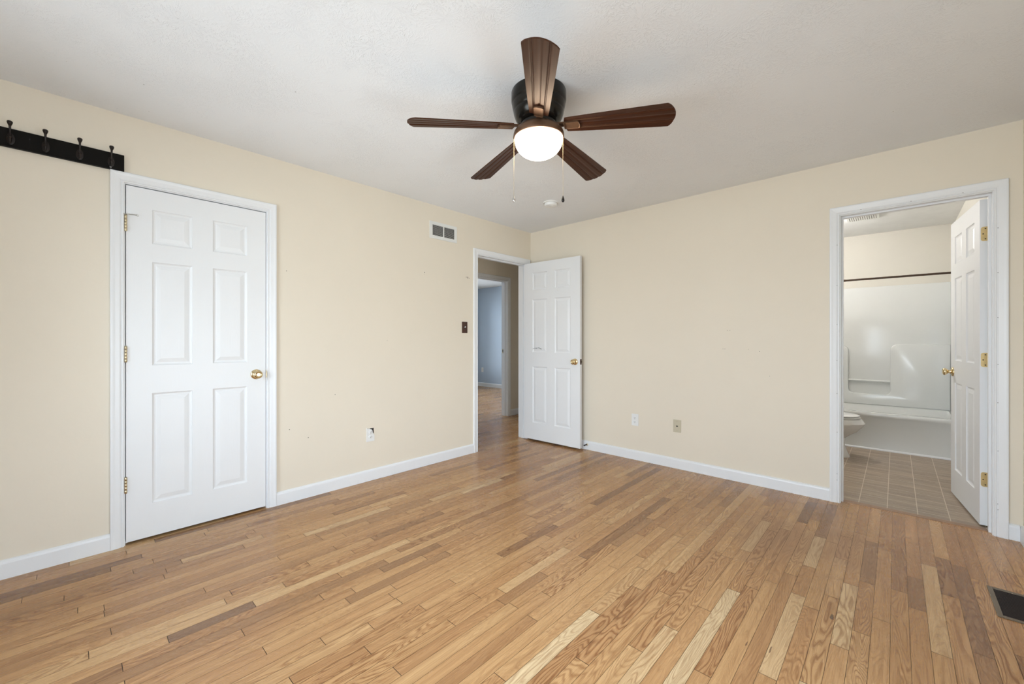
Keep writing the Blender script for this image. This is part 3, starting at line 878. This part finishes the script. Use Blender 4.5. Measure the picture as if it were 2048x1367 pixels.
# ------------------------------------------------------------------ coat rack above the closet casing
rack = empty('coat_rack', (0, -3.90, 2.157), label='black wall-mounted coat rail with bronze double hooks above the closet casing', cat='coat rack')
bm = bmesh.new(); box(bm, 0.0005, 0.019, -0.42, 0.350, -0.0445, 0.0475, bev=0.002)
obj('board', bm, M['black'], rack)
def coat_hook(parent, y):
    h = empty('coat_hook', (0.019, y, 0)); h.parent = parent
    bm = bmesh.new()
    # oval back plate
    lathe(bm, [(0, 0.0), (0.014, 0.0), (0.014, 0.002), (0.011, 0.004), (0, 0.0045)], 24, Matrix.Translation((0, 0, -0.004)) @ Matrix.Rotation(PI / 2, 4, 'Y') @ Matrix.Diagonal((2.0, 1, 1, 1)))
    # upper arm, leaning out and ending in a flared knob above the board
    tube(bm, [(0.002, 0, -0.008), (0.014, 0, -0.010), (0.028, 0, 0.004), (0.036, 0, 0.028), (0.041, 0, 0.048), (0.043, 0, 0.058)], [0.0048, 0.0045, 0.0042, 0.0038, 0.0046, 0.006], 12)
    lathe(bm, [(0, -0.008), (0.0045, -0.006), (0.0075, 0.001), (0.0098, 0.008), (0.0098, 0.013), (0.0075, 0.017), (0.004, 0.0185), (0, 0.019)], 20, Matrix.Translation((0.042, 0, 0.052)) @ Matrix.Rotation(0.25, 4, 'Y'))
    # lower arm
    tube(bm, [(0.002, 0, -0.012), (0.010, 0, -0.024), (0.022, 0, -0.031), (0.033, 0, -0.024), (0.036, 0, -0.012)], [0.0045, 0.0042, 0.004, 0.004, 0.005], 12)
    lathe(bm, [(0, 0), (0.005, 0.0), (0.008, 0.004), (0.0075, 0.009), (0, 0.011)], 18, Matrix.Translation((0.036, 0, -0.013)))
    o_ = obj('hook', bm, M['hook'], parent, smooth=True)
    bpy.data.objects.remove(h)
    o_.location = (0.019, y, 0)
    return o_
for y in (-3.957, -3.843, -3.723, -3.603):
    coat_hook(rack, y + 3.90)
bm = bmesh.new()
lathe(bm, [(0, 0), (0.0048, 0), (0.0040, 0.0016), (0, 0.002)], 18, Matrix.Translation((0.019, -3.605 + 3.90, -0.034)) @ Matrix.Rotation(PI / 2, 4, 'Y'))
tag(obj('screw', bm, M['nickel'], rack, smooth=True), 'bright silver screw')

# hinge pin door stop on the top closet hinge
ds = empty('hinge_pin_door_stop', (0.007, -3.5430, 1.878), label='small hinge-pin door stop on the top hinge of the closet door', cat='door stop')
bm = bmesh.new()
lathe(bm, [(0, 0), (0.0085, 0), (0.0085, 0.004), (0, 0.005)], 18)
box(bm, 0.0, 0.008, -0.012, 0.0, 0.0005, 0.0035)
tube(bm, [(0.002, 0.006, 0.002), (0.012, 0.030, 0.002), (0.016, 0.046, 0.001)], 0.0028, 10)
obj('stop_arm', bm, M['nickel'], ds, smooth=True)
bm = bmesh.new()
lathe(bm, [(0, 0), (0.0065, 0), (0.0065, 0.006), (0.003, 0.008), (0, 0.008)], 16, Matrix.Translation((0.016, 0.045, 0.001)) @ Matrix.Rotation(-PI / 2, 4, 'X') @ Matrix.Rotation(-0.5, 4, 'Y'))
tag(obj('rubber_tip', bm, M['white_plastic'], ds, smooth=True), 'white rubber tip')
bm = bmesh.new()
lathe(bm, [(0, 0), (0.0065, 0), (0.0065, 0.004), (0, 0.005)], 16, Matrix.Translation((0.004, 0.006, 0.002)) @ Matrix.Rotation(-PI / 2, 4, 'X'))
tag(obj('rubber_tip', bm, M['white_plastic'], ds, smooth=True), 'white rubber tip')

# ------------------------------------------------------------------ plates on the walls
def wall_plate(name, loc, rotz, label, cat, mats, w=0.070, h=0.114, group=None):
    r = empty(name, loc, (0, 0, rotz), label, cat, group)
    bm = bmesh.new(); box(bm, -w / 2, w / 2, -0.0055, -0.0003, -h / 2, h / 2, bev=0.002)
    obj('cover_plate', bm, mats, r)
    return r
# local frame of a plate: x along the wall, -y out of the wall.  back wall rot 0, left wall rot +90deg
LW = PI / 2
def receptacle(parent, zc, y=-0.0055):
    bm = bmesh.new()
    lathe(bm, [(0, 0), (0.0168, 0), (0.0165, 0.0022), (0.015, 0.003), (0, 0.003)], 28, Matrix.Translation((0, y, zc)) @ Matrix.Rotation(PI / 2, 4, 'X') @ Matrix.Diagonal((1, 0.86, 1, 1)))
    o_ = obj('receptacle', bm, M['white_plastic'], parent, smooth=True)
    bm = bmesh.new()
    for sx in (-0.0062, 0.0062): box(bm, sx - 0.0011, sx + 0.0011, y - 0.0034, y - 0.0028, zc - 0.0005, zc + 0.0078)
    lathe(bm, [(0, 0), (0.0026, 0), (0.0026, 0.0005), (0, 0.0005)], 12, Matrix.Translation((0, y - 0.0029, zc - 0.0075)) @ Matrix.Rotation(PI / 2, 4, 'X'))
    obj('slots', bm, M['slot'], o_)
def outlet(loc, rotz, label, broken=False):
    if not broken:
        r = wall_plate('wall_outlet', loc, rotz, label, 'outlet', M['white_plastic'])
        for z in (0.0195, -0.0195): receptacle(r, z)
    else:
        r = empty('wall_outlet', loc, (0, 0, rotz), label, 'outlet')
        # plate with its upper right corner broken away
        bm = bmesh.new()
        pts = [(-0.035, -0.057), (0.035, -0.057), (0.035, -0.010), (0.026, 0.004), (0.020, 0.012), (0.017, 0.030), (0.010, 0.040), (-0.004, 0.044), (-0.010, 0.050), (-0.024, 0.047), (-0.035, 0.057)]
        f = bm.faces.new([bm.verts.new((x, -0.0003, z)) for x, z in pts])
        r_ = bmesh.ops.extrude_face_region(bm, geom=[f])
        bmesh.ops.translate(bm, vec=(0, -0.005, 0), verts=[v for v in r_['geom'] if isinstance(v, bmesh.types.BMVert)])
        tag(obj('cover_plate', bm, M['white_plastic'], r), 'white plate with a broken corner')
        bm = bmesh.new()
        box(bm, -0.024, 0.030, -0.0012, -0.0002, -0.048, 0.050)
        tag(obj('wall_box', bm, M['slot'], r), 'dark gap of the open box')
        for z in (0.0195, -0.0195): receptacle(r, z, -0.0052)
    bm = bmesh.new(); lathe(bm, [(0, 0), (0.003, 0), (0.0024, 0.001), (0, 0.0012)], 12, Matrix.Translation((0, -0.0055, 0)) @ Matrix.Rotation(PI / 2, 4, 'X'))
    obj('screw', bm, M['nickel'], r)
    return r
outlet((1.337, 0, 0.386), 0, 'white duplex outlet on the cream wall beside the ivory jack plate')
outlet((0, -2.056, 0.381), LW, 'white outlet with a broken cover plate right of the closet door', True)
outlet((-4.357, 3.27, 0.411), 0, 'white outlet on the blue grey wall across the hall')
j = wall_plate('phone_jack_plate', (1.745, 0, 0.384), 0, 'ivory phone jack plate right of the white outlet, near the baseboard', 'jack plate', M['ivory'])
bm = bmesh.new(); box(bm, -0.008, 0.008, -0.0068, -0.0052, -0.006, 0.004, bev=0.0004)
obj('jack_port', bm, M['slot'], j)
for z in (0.042, -0.042):
    bm = bmesh.new(); lathe(bm, [(0, 0), (0.0035, 0), (0.0028, 0.001), (0, 0.0012)], 12, Matrix.Translation((0, -0.0055, z)) @ Matrix.Rotation(PI / 2, 4, 'X'))
    obj('screw', bm, M['oldbrass'], j)
sw = wall_plate('light_switch', (0, -1.033, 1.290), LW, 'brown light switch plate with white toggle beside the hallway doorway', 'light switch', M['brown_plate'])
bm = bmesh.new(); box(bm, -0.006, 0.006, -0.0062, -0.0052, -0.013, 0.013)
obj('toggle_slot', bm, M['slot'], sw)
bm = bmesh.new(); box(bm, -0.0042, 0.0042, -0.020, -0.0055, -0.004, 0.005, mat=Matrix.Rotation(-0.35, 4, 'X'), bev=0.001)
tag(obj('toggle', bm, M['white_plastic'], sw), 'white toggle')

# return air grille on the left wall
gr = empty('vent_grille', (0, -1.299, 2.2035), (0, 0, LW), 'white two-section air grille high on the left wall', 'vent')
bm = bmesh.new()
GW, GH = 0.325, 0.160
iw, ih = 0.262, 0.100
box(bm, -GW / 2, -iw / 2, -0.006, 0, -GH / 2, GH / 2); box(bm, iw / 2, GW / 2, -0.006, 0, -GH / 2, GH / 2)
box(bm, -iw / 2, iw / 2, -0.006, 0, ih / 2, GH / 2); box(bm, -iw / 2, iw / 2, -0.006, 0, -GH / 2, -ih / 2)
box(bm, -0.0055, 0.0055, -0.006, 0, -ih / 2, ih / 2)
obj('frame', bm, M['vent'], gr)
bm = bmesh.new(); box(bm, -iw / 2, iw / 2, -0.0012, -0.0004, -ih / 2, ih / 2)
tag(obj('duct_opening', bm, M['duct'], gr), 'dark duct behind the louvres')
for sx in (-1, 1):
    bm = bmesh.new()
    x0, x1 = (-iw / 2, -0.0055) if sx < 0 else (0.0055, iw / 2)
    n = 11
    for k in range(n):
        z = -ih / 2 + (k + 0.5) * ih / n
        box(bm, x0, x1, -0.0026, 0.0026, -0.0005, 0.0005, mat=Matrix.Translation((0, -0.0038, z)) @ Matrix.Rotation(0.62, 4, 'X'))
    obj('louvres', bm, M['vent'], gr)

# smoke detector
sd = empty('smoke_detector', (0.853, -0.714, H), label='white round smoke detector on the ceiling beyond the fan', cat='smoke detector')
bm = bmesh.new(); lathe(bm, [(0, -0.0002), (0.070, -0.0002), (0.071, -0.004), (0.068, -0.009), (0, -0.009)], 48)
obj('base', bm, M['white_plastic'], sd, smooth=True)
bm = bmesh.new(); lathe(bm, [(0.056, -0.009), (0.056, -0.014), (0.0595, -0.015), (0.0595, -0.024), (0.055, -0.033), (0.040, -0.038), (0.020, -0.039), (0, -0.039)], 48)
obj('cover', bm, M['white_plastic'], sd, smooth=True)
bm = bmesh.new(); lathe(bm, [(0, -0.0385), (0.009, -0.0385), (0.009, -0.041), (0, -0.0415)], 20, Matrix.Translation((0.012, -0.02, 0)))
obj('test_button', bm, M['vent'], sd, smooth=True)

# floor register
rg = empty('floor_register', (3.512 + 0.0, -0.940, 0.0), label='brown metal floor register set in the oak floor at the right edge', cat='register')
bm = bmesh.new()
RW, RL, rb_ = 0.150, 0.296, 0.018
zt = 0.0045
box(bm, 0, rb_, -RL / 2, RL / 2, 0.0003, zt, bev=0.0015); box(bm, RW - rb_, RW, -RL / 2, RL / 2, 0.0003, zt, bev=0.0015)
box(bm, rb_, RW - rb_, RL / 2 - rb_, RL / 2, 0.0003, zt, bev=0.0015); box(bm, rb_, RW - rb_, -RL / 2, -RL / 2 + rb_, 0.0003, zt, bev=0.0015)
obj('frame', bm, M['register'], rg)
bm = bmesh.new(); box(bm, rb_, RW - rb_, -RL / 2 + rb_, RL / 2 - rb_, 0.0002, 0.0008)
obj('damper', bm, M['slot'], rg)
bm = bmesh.new()
n = 30
for k in range(n):
    y = -RL / 2 + rb_ + (k + 0.5) * (RL - 2 * rb_) / n
    box(bm, rb_, RW - rb_, y - 0.0012, y + 0.0012, 0.0008, 0.0038)
obj('fins', bm, M['regdark'], rg)

# spring door stop on the baseboard beside the open door
sp = empty('spring_door_stop', (0.800, -0.0135, 0.055), label='small metal door stop on the baseboard beside the open white door', cat='door stop')
bm = bmesh.new()
lathe(bm, [(0, 0), (0.011, 0), (0.011, 0.004), (0.007, 0.007), (0, 0.007)], 18, Matrix.Rotation(PI / 2, 4, 'X'))
obj('mount', bm, M['oldbrass'], sp, smooth=True)
bm = bmesh.new()
pts = []
for k in range(90):
    a = k / 10 * 2 * PI
    pts.append((0.0052 * math.cos(a), -0.007 - 0.045 * k / 90, 0.0052 * math.sin(a)))
tube(bm, pts, 0.0011, 6)
obj('spring', bm, M['rod'], sp, smooth=True)
bm = bmesh.new(); lathe(bm, [(0, 0), (0.0075, 0), (0.008, 0.008), (0.006, 0.011), (0, 0.012)], 16, Matrix.Translation((0, -0.052, 0)) @ Matrix.Rotation(PI / 2, 4, 'X'))
obj('rubber_tip', bm, M['rubber'], sp, smooth=True)

# wall anchors and nail holes left in the left wall
bm = bmesh.new()
def dot(bm, y, z, r, d=0.0008): lathe(bm, [(0, 0), (r, 0), (r, d), (0, d)], 10, Matrix.Translation((0.0001, y, z)) @ Matrix.Rotation(PI / 2, 4, 'Y'))
for y, z, r in ((-1.517, 1.790, 0.0042), (-1.520, 1.775, 0.0022), (-1.010, 1.802, 0.0040), (-0.990, 1.803, 0.0050), (-0.990, 1.793, 0.0042), (-0.972, 1.795, 0.0035),
                (-2.68, 0.52, 0.0028), (-2.55, 0.44, 0.0032), (-2.70, 1.66, 0.0025), (-2.35, 0.74, 0.003), (-1.9, 1.16, 0.002)):
    dot(bm, y, z, r)
mk = obj('anchor_holes', bm, M['screw'], bpy.data.objects['wall_left'])
bm = bmesh.new()
def dotb(bm, x, z, r, d=0.0008): lathe(bm, [(0, 0), (r, 0), (r, d), (0, d)], 10, Matrix.Translation((x, -0.0001, z)) @ Matrix.Rotation(PI / 2, 4, 'X'))
for x, z, r in ((2.165, 1.245, 0.0022), (2.183, 1.245, 0.0022), (2.13, 1.09, 0.002), (2.145, 1.09, 0.002), (2.40, 1.075, 0.0028), (2.32, 1.09, 0.0018), (2.47, 0.88, 0.0018)):
    dotb(bm, x, z, r)
obj('anchor_holes', bm, M['screw'], bpy.data.objects['wall_back'])

# ------------------------------------------------------------------ ceiling fan
FC = Vector((1.850, -2.112))
AZ0 = math.radians(-50.0)
fan = empty('ceiling_fan', (FC.x, FC.y, H), label='five-blade dark walnut ceiling fan with a lit frosted glass bowl', cat='ceiling fan')
bm = bmesh.new()
lathe(bm, [(0, -0.0003), (0.139, -0.0003), (0.141, -0.006), (0.141, -0.045), (0.138, -0.058), (0.1345, -0.064), (0.1345, -0.067), (0.1365, -0.069),
           (0.1355, -0.074), (0.130, -0.098), (0.127, -0.103), (0.127, -0.106), (0.1285, -0.108), (0.127, -0.114), (0.120, -0.134), (0.108, -0.152), (0.090, -0.160), (0, -0.160)], 72)
obj('motor_housing', bm, M['motor'], fan, smooth=True)
bm = bmesh.new()
lathe(bm, [(0, -0.160), (0.088, -0.160), (0.092, -0.165), (0.092, -0.185), (0.086, -0.190), (0, -0.190)], 56)
obj('rotor', bm, M['motor'], fan, smooth=True)
bm = bmesh.new()
lathe(bm, [(0.04, -0.170), (0.080, -0.172), (0.091, -0.177), (0.107, -0.187), (0.119, -0.197), (0.1268, -0.208), (0.1296, -0.218), (0.1302, -0.2335), (0.1285, -0.2375), (0.1245, -0.2385), (0.1225, -0.236), (0.04, -0.234)], 64)
obj('light_fitter', bm, M['bronze'], fan, smooth=True)
bm = bmesh.new()
prof = [(0.1225, -0.2345), (0.1240, -0.240)]
for k in range(1, 15):
    a = PI / 2 * k / 14
    prof.append((0.1240 * math.cos(a) ** 0.85 if k < 14 else 0.0, -0.240 - 0.095 * math.sin(a)))
lathe(bm, prof, 64)
obj('glass_bowl', bm, M['bowl'], fan, smooth=True)

def blade_mesh():
    """blade along +x, from r=0.135 to 0.662; ribbed lengthwise, convex tip"""
    bm = bmesh.new()
    r0, r1 = 0.135, 0.660
    NX, NY = 36, 41
    th = 0.0055
    def hw(s):            # half width
        return 0.046 + (0.0725 - 0.046) * (s ** 0.85)
    top, bot = [], []
    for i in range(NX + 1):
        s = i / NX
        rt, rb2 = [], []
        for jn in range(NY + 1):
            v = -1 + 2 * jn / NY
            # arched tip and root
            xe = r1 - 0.030 * v * v - 0.004 * max(0, abs(v) - 0.85) / 0.15
            xs_ = r0 + 0.010 * v * v
            x = xs_ + (xe - xs_) * s
            y = v * hw(s)
            g = 0.0
            for c_ in (-0.5, 0.0, 0.5):       # three double grooves
                for off in (-0.045, 0.045):
                    d = abs(v - c_ - off) / 0.045
                    if d < 1: g = max(g, (1 - d))
            gz = 0.0040 * g * min(1, max(0, (s - 0.0) * 12))
            cup = -0.0035 * v * v
            z = cup - 0.004 * s
            rt.append(bm.verts.new((x, y, z + th / 2)))
            rb2.append(bm.verts.new((x, y, z - th / 2 + gz)))
        top.append(rt); bot.append(rb2)
    for i in range(NX):
        for jn in range(NY):
            bm.faces.new((top[i][jn], top[i + 1][jn], top[i + 1][jn + 1], top[i][jn + 1]))
            bm.faces.new((bot[i][jn], bot[i][jn + 1], bot[i + 1][jn + 1], bot[i + 1][jn]))
        for jn in (0, NY):
            bm.faces.new((top[i][jn], bot[i][jn], bot[i + 1][jn], top[i + 1][jn]))
    for i in (0, NX):
        for jn in range(NY):
            bm.faces.new((top[i][jn], top[i][jn + 1], bot[i][jn + 1], bot[i][jn]))
    return bm

def bracket_mesh():
    bm = bmesh.new()
    # arm from the rotor and a D-shaped medallion under the blade root
    box(bm, 0.075, 0.150, -0.014, 0.014, -0.004, 0.004, bev=0.0015)
    pts = [(0.135, -0.022), (0.205, -0.0245)]
    for k in range(9):
        a = -PI / 2 + PI * k / 8
        pts.append((0.206 + 0.010 * math.cos(a), 0.0245 * math.sin(a)))
    pts += [(0.205, 0.0245), (0.135, 0.022)]
    f = bm.faces.new([bm.verts.new((x, y, -0.0045)) for x, y in pts])
    r_ = bmesh.ops.extrude_face_region(bm, geom=[f])
    nv = [v for v in r_['geom'] if isinstance(v, bmesh.types.BMVert)]
    bmesh.ops.translate(bm, vec=(0, 0, -0.0085), verts=nv)
    nf = [f_ for f_ in r_['geom'] if isinstance(f_, bmesh.types.BMFace)]
    r2 = bmesh.ops.inset_region(bm, faces=nf, thickness=0.0045, depth=0.0)
    bmesh.ops.translate(bm, vec=(0, 0, 0.0025), verts=list(set(v for f_ in nf for v in f_.verts)))
    return bm
zb = -0.183
proto_blade = None
for k in range(5):
    az = AZ0 + k * 2 * PI / 5
    droop = math.radians((1.3, 5.0, 4.6, 4.6, 5.0)[k])   # the blades sag unequally
    rot = Euler((0, 0, az)).to_matrix().to_4x4() @ Matrix.Translation((0.10, 0, zb)) @ Matrix.Rotation(droop, 4, 'Y') @ Matrix.Rotation(math.radians(-12.5), 4, 'X') @ Matrix.Translation((-0.10, 0, 0))
    if proto_blade is None:
        b_ = obj('blade', blade_mesh(), M['blade'], fan, smooth=True)
        k_ = obj('blade_bracket', bracket_mesh(), M['bronze'], b_, smooth=False)
        proto_blade, proto_br = b_, k_
    else:
        b_ = proto_blade.copy(); C.objects.link(b_); b_.parent = fan
        k_ = proto_br.copy(); C.objects.link(k_); k_.parent = b_
    b_.matrix_local = rot
# pull chains hang from either side of the fitter
Rv = Vector((math.cos(math.radians(TH)), math.sin(math.radians(TH)), 0))
for sgn, mt, lb in ((-1, 'nickel', 'silver drop pull'), (1, 'brass', 'brass drop pull')):
    p = Rv * (0.1255 * sgn)
    if sgn < 0: p = Rv * (-0.1275)
    bm = bmesh.new()
    box(bm, p.x - 0.003, p.x + 0.003, p.y - 0.003, p.y + 0.003, -0.236, -0.222)
    zz = -0.236
    tube(bm, [(p.x, p.y, zz), (p.x, p.y, -0.535)], 0.0006, 6)
    for q_ in range(60):
        z_ = zz - q_ * 0.005
        bmesh.ops.create_icosphere(bm, subdivisions=1, radius=0.0011, matrix=Matrix.Translation((p.x, p.y, z_)))
    ch = obj('pull_chain', bm, M['oldbrass'], fan, smooth=True)
    bm = bmesh.new()
    lathe(bm, [(0, 0), (0.002, -0.001), (0.0035, -0.006), (0.0065, -0.016), (0.0078, -0.023), (0.0070, -0.029), (0.004, -0.033), (0, -0.034)], 20, Matrix.Translation((p.x, p.y, -0.530)))
    tag(obj('pull_knob', bm, M['hook'] if sgn > 0 else M['nickel'], ch, smooth=True), lb)

# ------------------------------------------------------------------ bathroom
TF, TB = 2.045, BB      # tub front and back
# tub: apron, rim and basin
tub = empty('bathtub', (BL, TF, 0.0), label='white one-piece tub and shower surround across the bathroom', cat='bathtub')
TW = BR - BL
bm = bmesh.new()
rimz = 0.392
# outer apron (slightly proud rim) and inner basin as one profile sweep along x
D = TB - TF
sec = [(0.008, 0.0), (0.012, 0.03), (0.016, 0.33), (0.004, 0.348), (0.0, 0.362), (0.0, 0.380), (0.008, 0.392), (0.075, 0.392), (0.088, 0.386), (0.105, 0.340), (0.140, 0.10), (0.180, 0.06),
       (D - 0.20, 0.06), (D - 0.14, 0.10), (D - 0.07, 0.36), (D - 0.055, 0.392), (D - 0.004, 0.392), (D - 0.004, 0.0)]
v0 = [bm.verts.new((0.003, y, z)) for y, z in sec]; v1 = [bm.verts.new((TW - 0.003, y, z)) for y, z in sec]
for a in range(len(sec)):
    b2 = (a + 1) % len(sec)
    bm.faces.new((v0[a], v0[b2], v1[b2], v1[a]))
# end decks
box(bm, 0.003, 0.12, 0.08, D - 0.06, 0.05, 0.3915); box(bm, TW - 0.05, TW - 0.003, 0.08, D - 0.06, 0.05, 0.3915)
obj('tub', bm, M['fiberglass'], tub, smooth=True)
# surround walls
ST = 1.798
bm = bmesh.new()
box(bm, 0.003, TW - 0.003, D - 0.035, D - 0.003, rimz, ST, bev=0.006)
box(bm, 0.003, 0.030, 0.02, D - 0.035, rimz, ST, bev=0.006); box(bm, TW - 0.030, TW - 0.003, 0.02, D - 0.035, rimz, ST, bev=0.006)
obj('surround', bm, M['fiberglass'], tub, smooth=True)
# raised lower back panel with a recess
def rounded_poly(pts, rads, n=8):
    out = []
    L = len(pts)
    for i in range(L):
        p = Vector(pts[i]); a = Vector(pts[i - 1]); b2 = Vector(pts[(i + 1) % L]); r = rads[i]
        if r <= 0: out.append(tuple(p)); continue
        u = (a - p).normalized(); w = (b2 - p).normalized()
        for k in range(n + 1):
            t = k / n
            q_ = (1 - t) ** 2 * (p + u * r) + 2 * t * (1 - t) * p + t * t * (p + w * r)
            out.append(tuple(q_))
    return out
bm = bmesh.new()
nx0, nx1 = 2.770 - BL, 3.150 - BL
poly = rounded_poly([(0.03, rimz), (TW - 0.03, rimz), (TW - 0.03, 1.115), (nx1, 1.115), (nx1, 0.52), (nx0, 0.52), (nx0, 1.09), (0.03, 1.09)],
                    [0, 0, 0, 0.08, 0.06, 0.06, 0.06, 0])
f = bm.faces.new([bm.verts.new((x, D - 0.036, z)) for x, z in poly])
r_ = bmesh.ops.extrude_face_region(bm, geom=[f])
bmesh.ops.translate(bm, vec=(0, -0.032, 0), verts=[v for v in r_['geom'] if isinstance(v, bmesh.types.BMVert)])
fr_ = [g for g in r_['geom'] if isinstance(g, bmesh.types.BMFace)]
es = list(set(e_ for f_ in fr_ for e_ in f_.edges))
bmesh.ops.bevel(bm, geom=es, offset=0.012, segments=3, affect='EDGES', profile=0.5)
obj('lower_panel', bm, M['fiberglass'], tub, smooth=True)
bm = bmesh.new(); tube(bm, [(nx0 + 0.001, D - 0.060, 0.676), (nx1 - 0.001, D - 0.060, 0.676)], 0.0125, 16)
obj('grab_bar', bm, M['fiberglass'], tub, smooth=True)
bm = bmesh.new(); sweep(bm, [(0, 0), (-0.014, 0), (-0.013, 0.009), (-0.007, 0.016), (0, 0.018)], [lambda t, z: (0.003, 0.008 + t, z + 0.001), lambda t, z: (TW - 0.003, 0.008 + t, z + 0.001)])
tag(obj('base_moulding', bm, M['trim'], tub), 'white strip along the foot of the tub')

# shower rod
rod = empty('shower_rod', (BL, 2.095, 1.8195), label='dark bronze shower curtain rod above the tub', cat='shower rod')
bm = bmesh.new(); tube(bm, [(0.004, 0, 0), (0.66, 0, 0)], 0.0125, 20)
tube(bm, [(0.66, 0, 0), (TW - 0.004, 0, 0)], 0.0105, 20)
obj('rod', bm, M['rod'], rod, smooth=True)
for x in (0.001, TW - 0.011):
    bm = bmesh.new(); lathe(bm, [(0, 0), (0.020, 0), (0.019, 0.01), (0, 0.01)], 24, Matrix.Translation((x, 0, 0)) @ Matrix.Rotation(PI / 2, 4, 'Y'))
    obj('flange', bm, M['rod'], rod, smooth=True)

# toilet, facing +x, tank against the bathroom's left wall
toi = empty('toilet', (BL, 1.515, 0.001), label='white toilet with closed lid beside the tub', cat='toilet')
def ring_pts(cx, a, b2, n=40, egg=0.10):
    out = []
    for k in range(n):
        t = 2 * PI * k / n
        x = math.cos(t); y = math.sin(t)
        out.append((cx + a * x, b2 * y * (1 - egg * x)))
    return out
def loft(bm, secs, n=40):
    """secs: (z, cx, a, b)"""
    rings = []
    for z, cx, a, b2 in secs:
        rings.append([bm.verts.new((x, y, z)) for x, y in ring_pts(cx, a, b2, n)])
    for r, s in zip(rings, rings[1:]):
        for k in range(n): bm.faces.new((r[k], r[(k + 1) % n], s[(k + 1) % n], s[k]))
    bm.faces.new(rings[0]); bm.faces.new(rings[-1])
bm = bmesh.new()
loft(bm, [(0.0, 0.47, 0.265, 0.115), (0.012, 0.47, 0.265, 0.115), (0.05, 0.465, 0.252, 0.105), (0.12, 0.455, 0.240, 0.098), (0.19, 0.455, 0.245, 0.105),
          (0.225, 0.475, 0.265, 0.125), (0.255, 0.515, 0.270, 0.150), (0.300, 0.560, 0.262, 0.172), (0.335, 0.585, 0.262, 0.182), (0.345, 0.590, 0.262, 0.184), (0.385, 0.575, 0.252, 0.178), (0.388, 0.575, 0.235, 0.165)])
obj('bowl', bm, M['porcelain'], toi, smooth=True)
bm = bmesh.new(); loft(bm, [(0.3885, 0.560, 0.250, 0.180), (0.392, 0.562, 0.256, 0.184), (0.402, 0.562, 0.256, 0.184), (0.406, 0.56, 0.250, 0.180)])
obj('seat', bm, M['porcelain'], toi, smooth=True)
bm = bmesh.new(); loft(bm, [(0.409, 0.555, 0.246, 0.178), (0.412, 0.557, 0.254, 0.183), (0.420, 0.557, 0.254, 0.183), (0.427, 0.555, 0.235, 0.168), (0.429, 0.555, 0.15, 0.11)])
obj('lid', bm, M['porcelain'], toi, smooth=True)
bm = bmesh.new(); box(bm, 0.012, 0.205, -0.24, 0.24, 0.40, 0.745, bev=0.02); box(bm, 0.10, 0.36, -0.11, 0.11, 0.20, 0.398, bev=0.02)
obj('tank', bm, M['porcelain'], toi, smooth=True)
bm = bmesh.new(); box(bm, 0.006, 0.215, -0.25, 0.25, 0.747, 0.785, bev=0.01)
obj('tank_lid', bm, M['porcelain'], toi, smooth=True)
bm = bmesh.new(); lathe(bm, [(0, 0), (0.013, 0), (0.013, 0.012), (0.008, 0.020), (0, 0.021)], 18, Matrix.Translation((0.42, -0.104, 0.035)))
obj('bolt_cap', bm, M['porcelain'], toi, smooth=True)

# exhaust grille in the bathroom ceiling
ex = empty('exhaust_grille', (2.945, 1.84, H), label='white exhaust fan grille on the bathroom ceiling', cat='vent')
bm = bmesh.new(); box(bm, -0.13, 0.13, -0.13, 0.13, -0.012, -0.0002 + 0.001, bev=0.004)
obj('cover', bm, M['vent'], ex)
bm = bmesh.new()
for k in range(13): box(bm, -0.105 + k * 0.0175 - 0.002, -0.105 + k * 0.0175 + 0.002, -0.10, 0.10, -0.0128, -0.0118)
obj('slots', bm, M['duct'], ex)
# vanity light on the bathroom's left wall
vl = empty('vanity_light', (BL, 1.60, 2.27), label='three-globe vanity light on the bathroom wall, out of view', cat='wall lamp')
bm = bmesh.new(); box(bm, 0.0, 0.03, -0.30, 0.30, -0.05, 0.05, bev=0.005)
obj('back_plate', bm, M['nickel'], vl)
for y in (-0.2, 0, 0.2):
    bm = bmesh.new(); bmesh.ops.create_uvsphere(bm, u_segments=24, v_segments=14, radius=0.055, matrix=Matrix.Translation((0.095, y, 0)))
    obj('globe', bm, M['globe'], vl, smooth=True)
    bm = bmesh.new(); tube(bm, [(0.028, y, 0), (0.045, y, 0)], 0.02, 16)
    obj('socket', bm, M['nickel'], vl, smooth=True)

# fill lamp added out of view to brighten the hallway, shaped as a flush fixture
hl = empty('hall_fill_lamp', (-0.63, -1.25, H), label='round flush fill lamp added out of view to brighten the hallway', cat='ceiling lamp')
bm = bmesh.new(); lathe(bm, [(0, 0.0), (0.13, 0.0), (0.13, -0.02), (0, -0.02)], 32)
obj('base', bm, M['nickel'], hl, smooth=True)
bm = bmesh.new(); lathe(bm, [(0.12, -0.02), (0.115, -0.045), (0.09, -0.075), (0.045, -0.09), (0, -0.092)], 32)
obj('shade', bm, M['hall_fill'], hl, smooth=True)
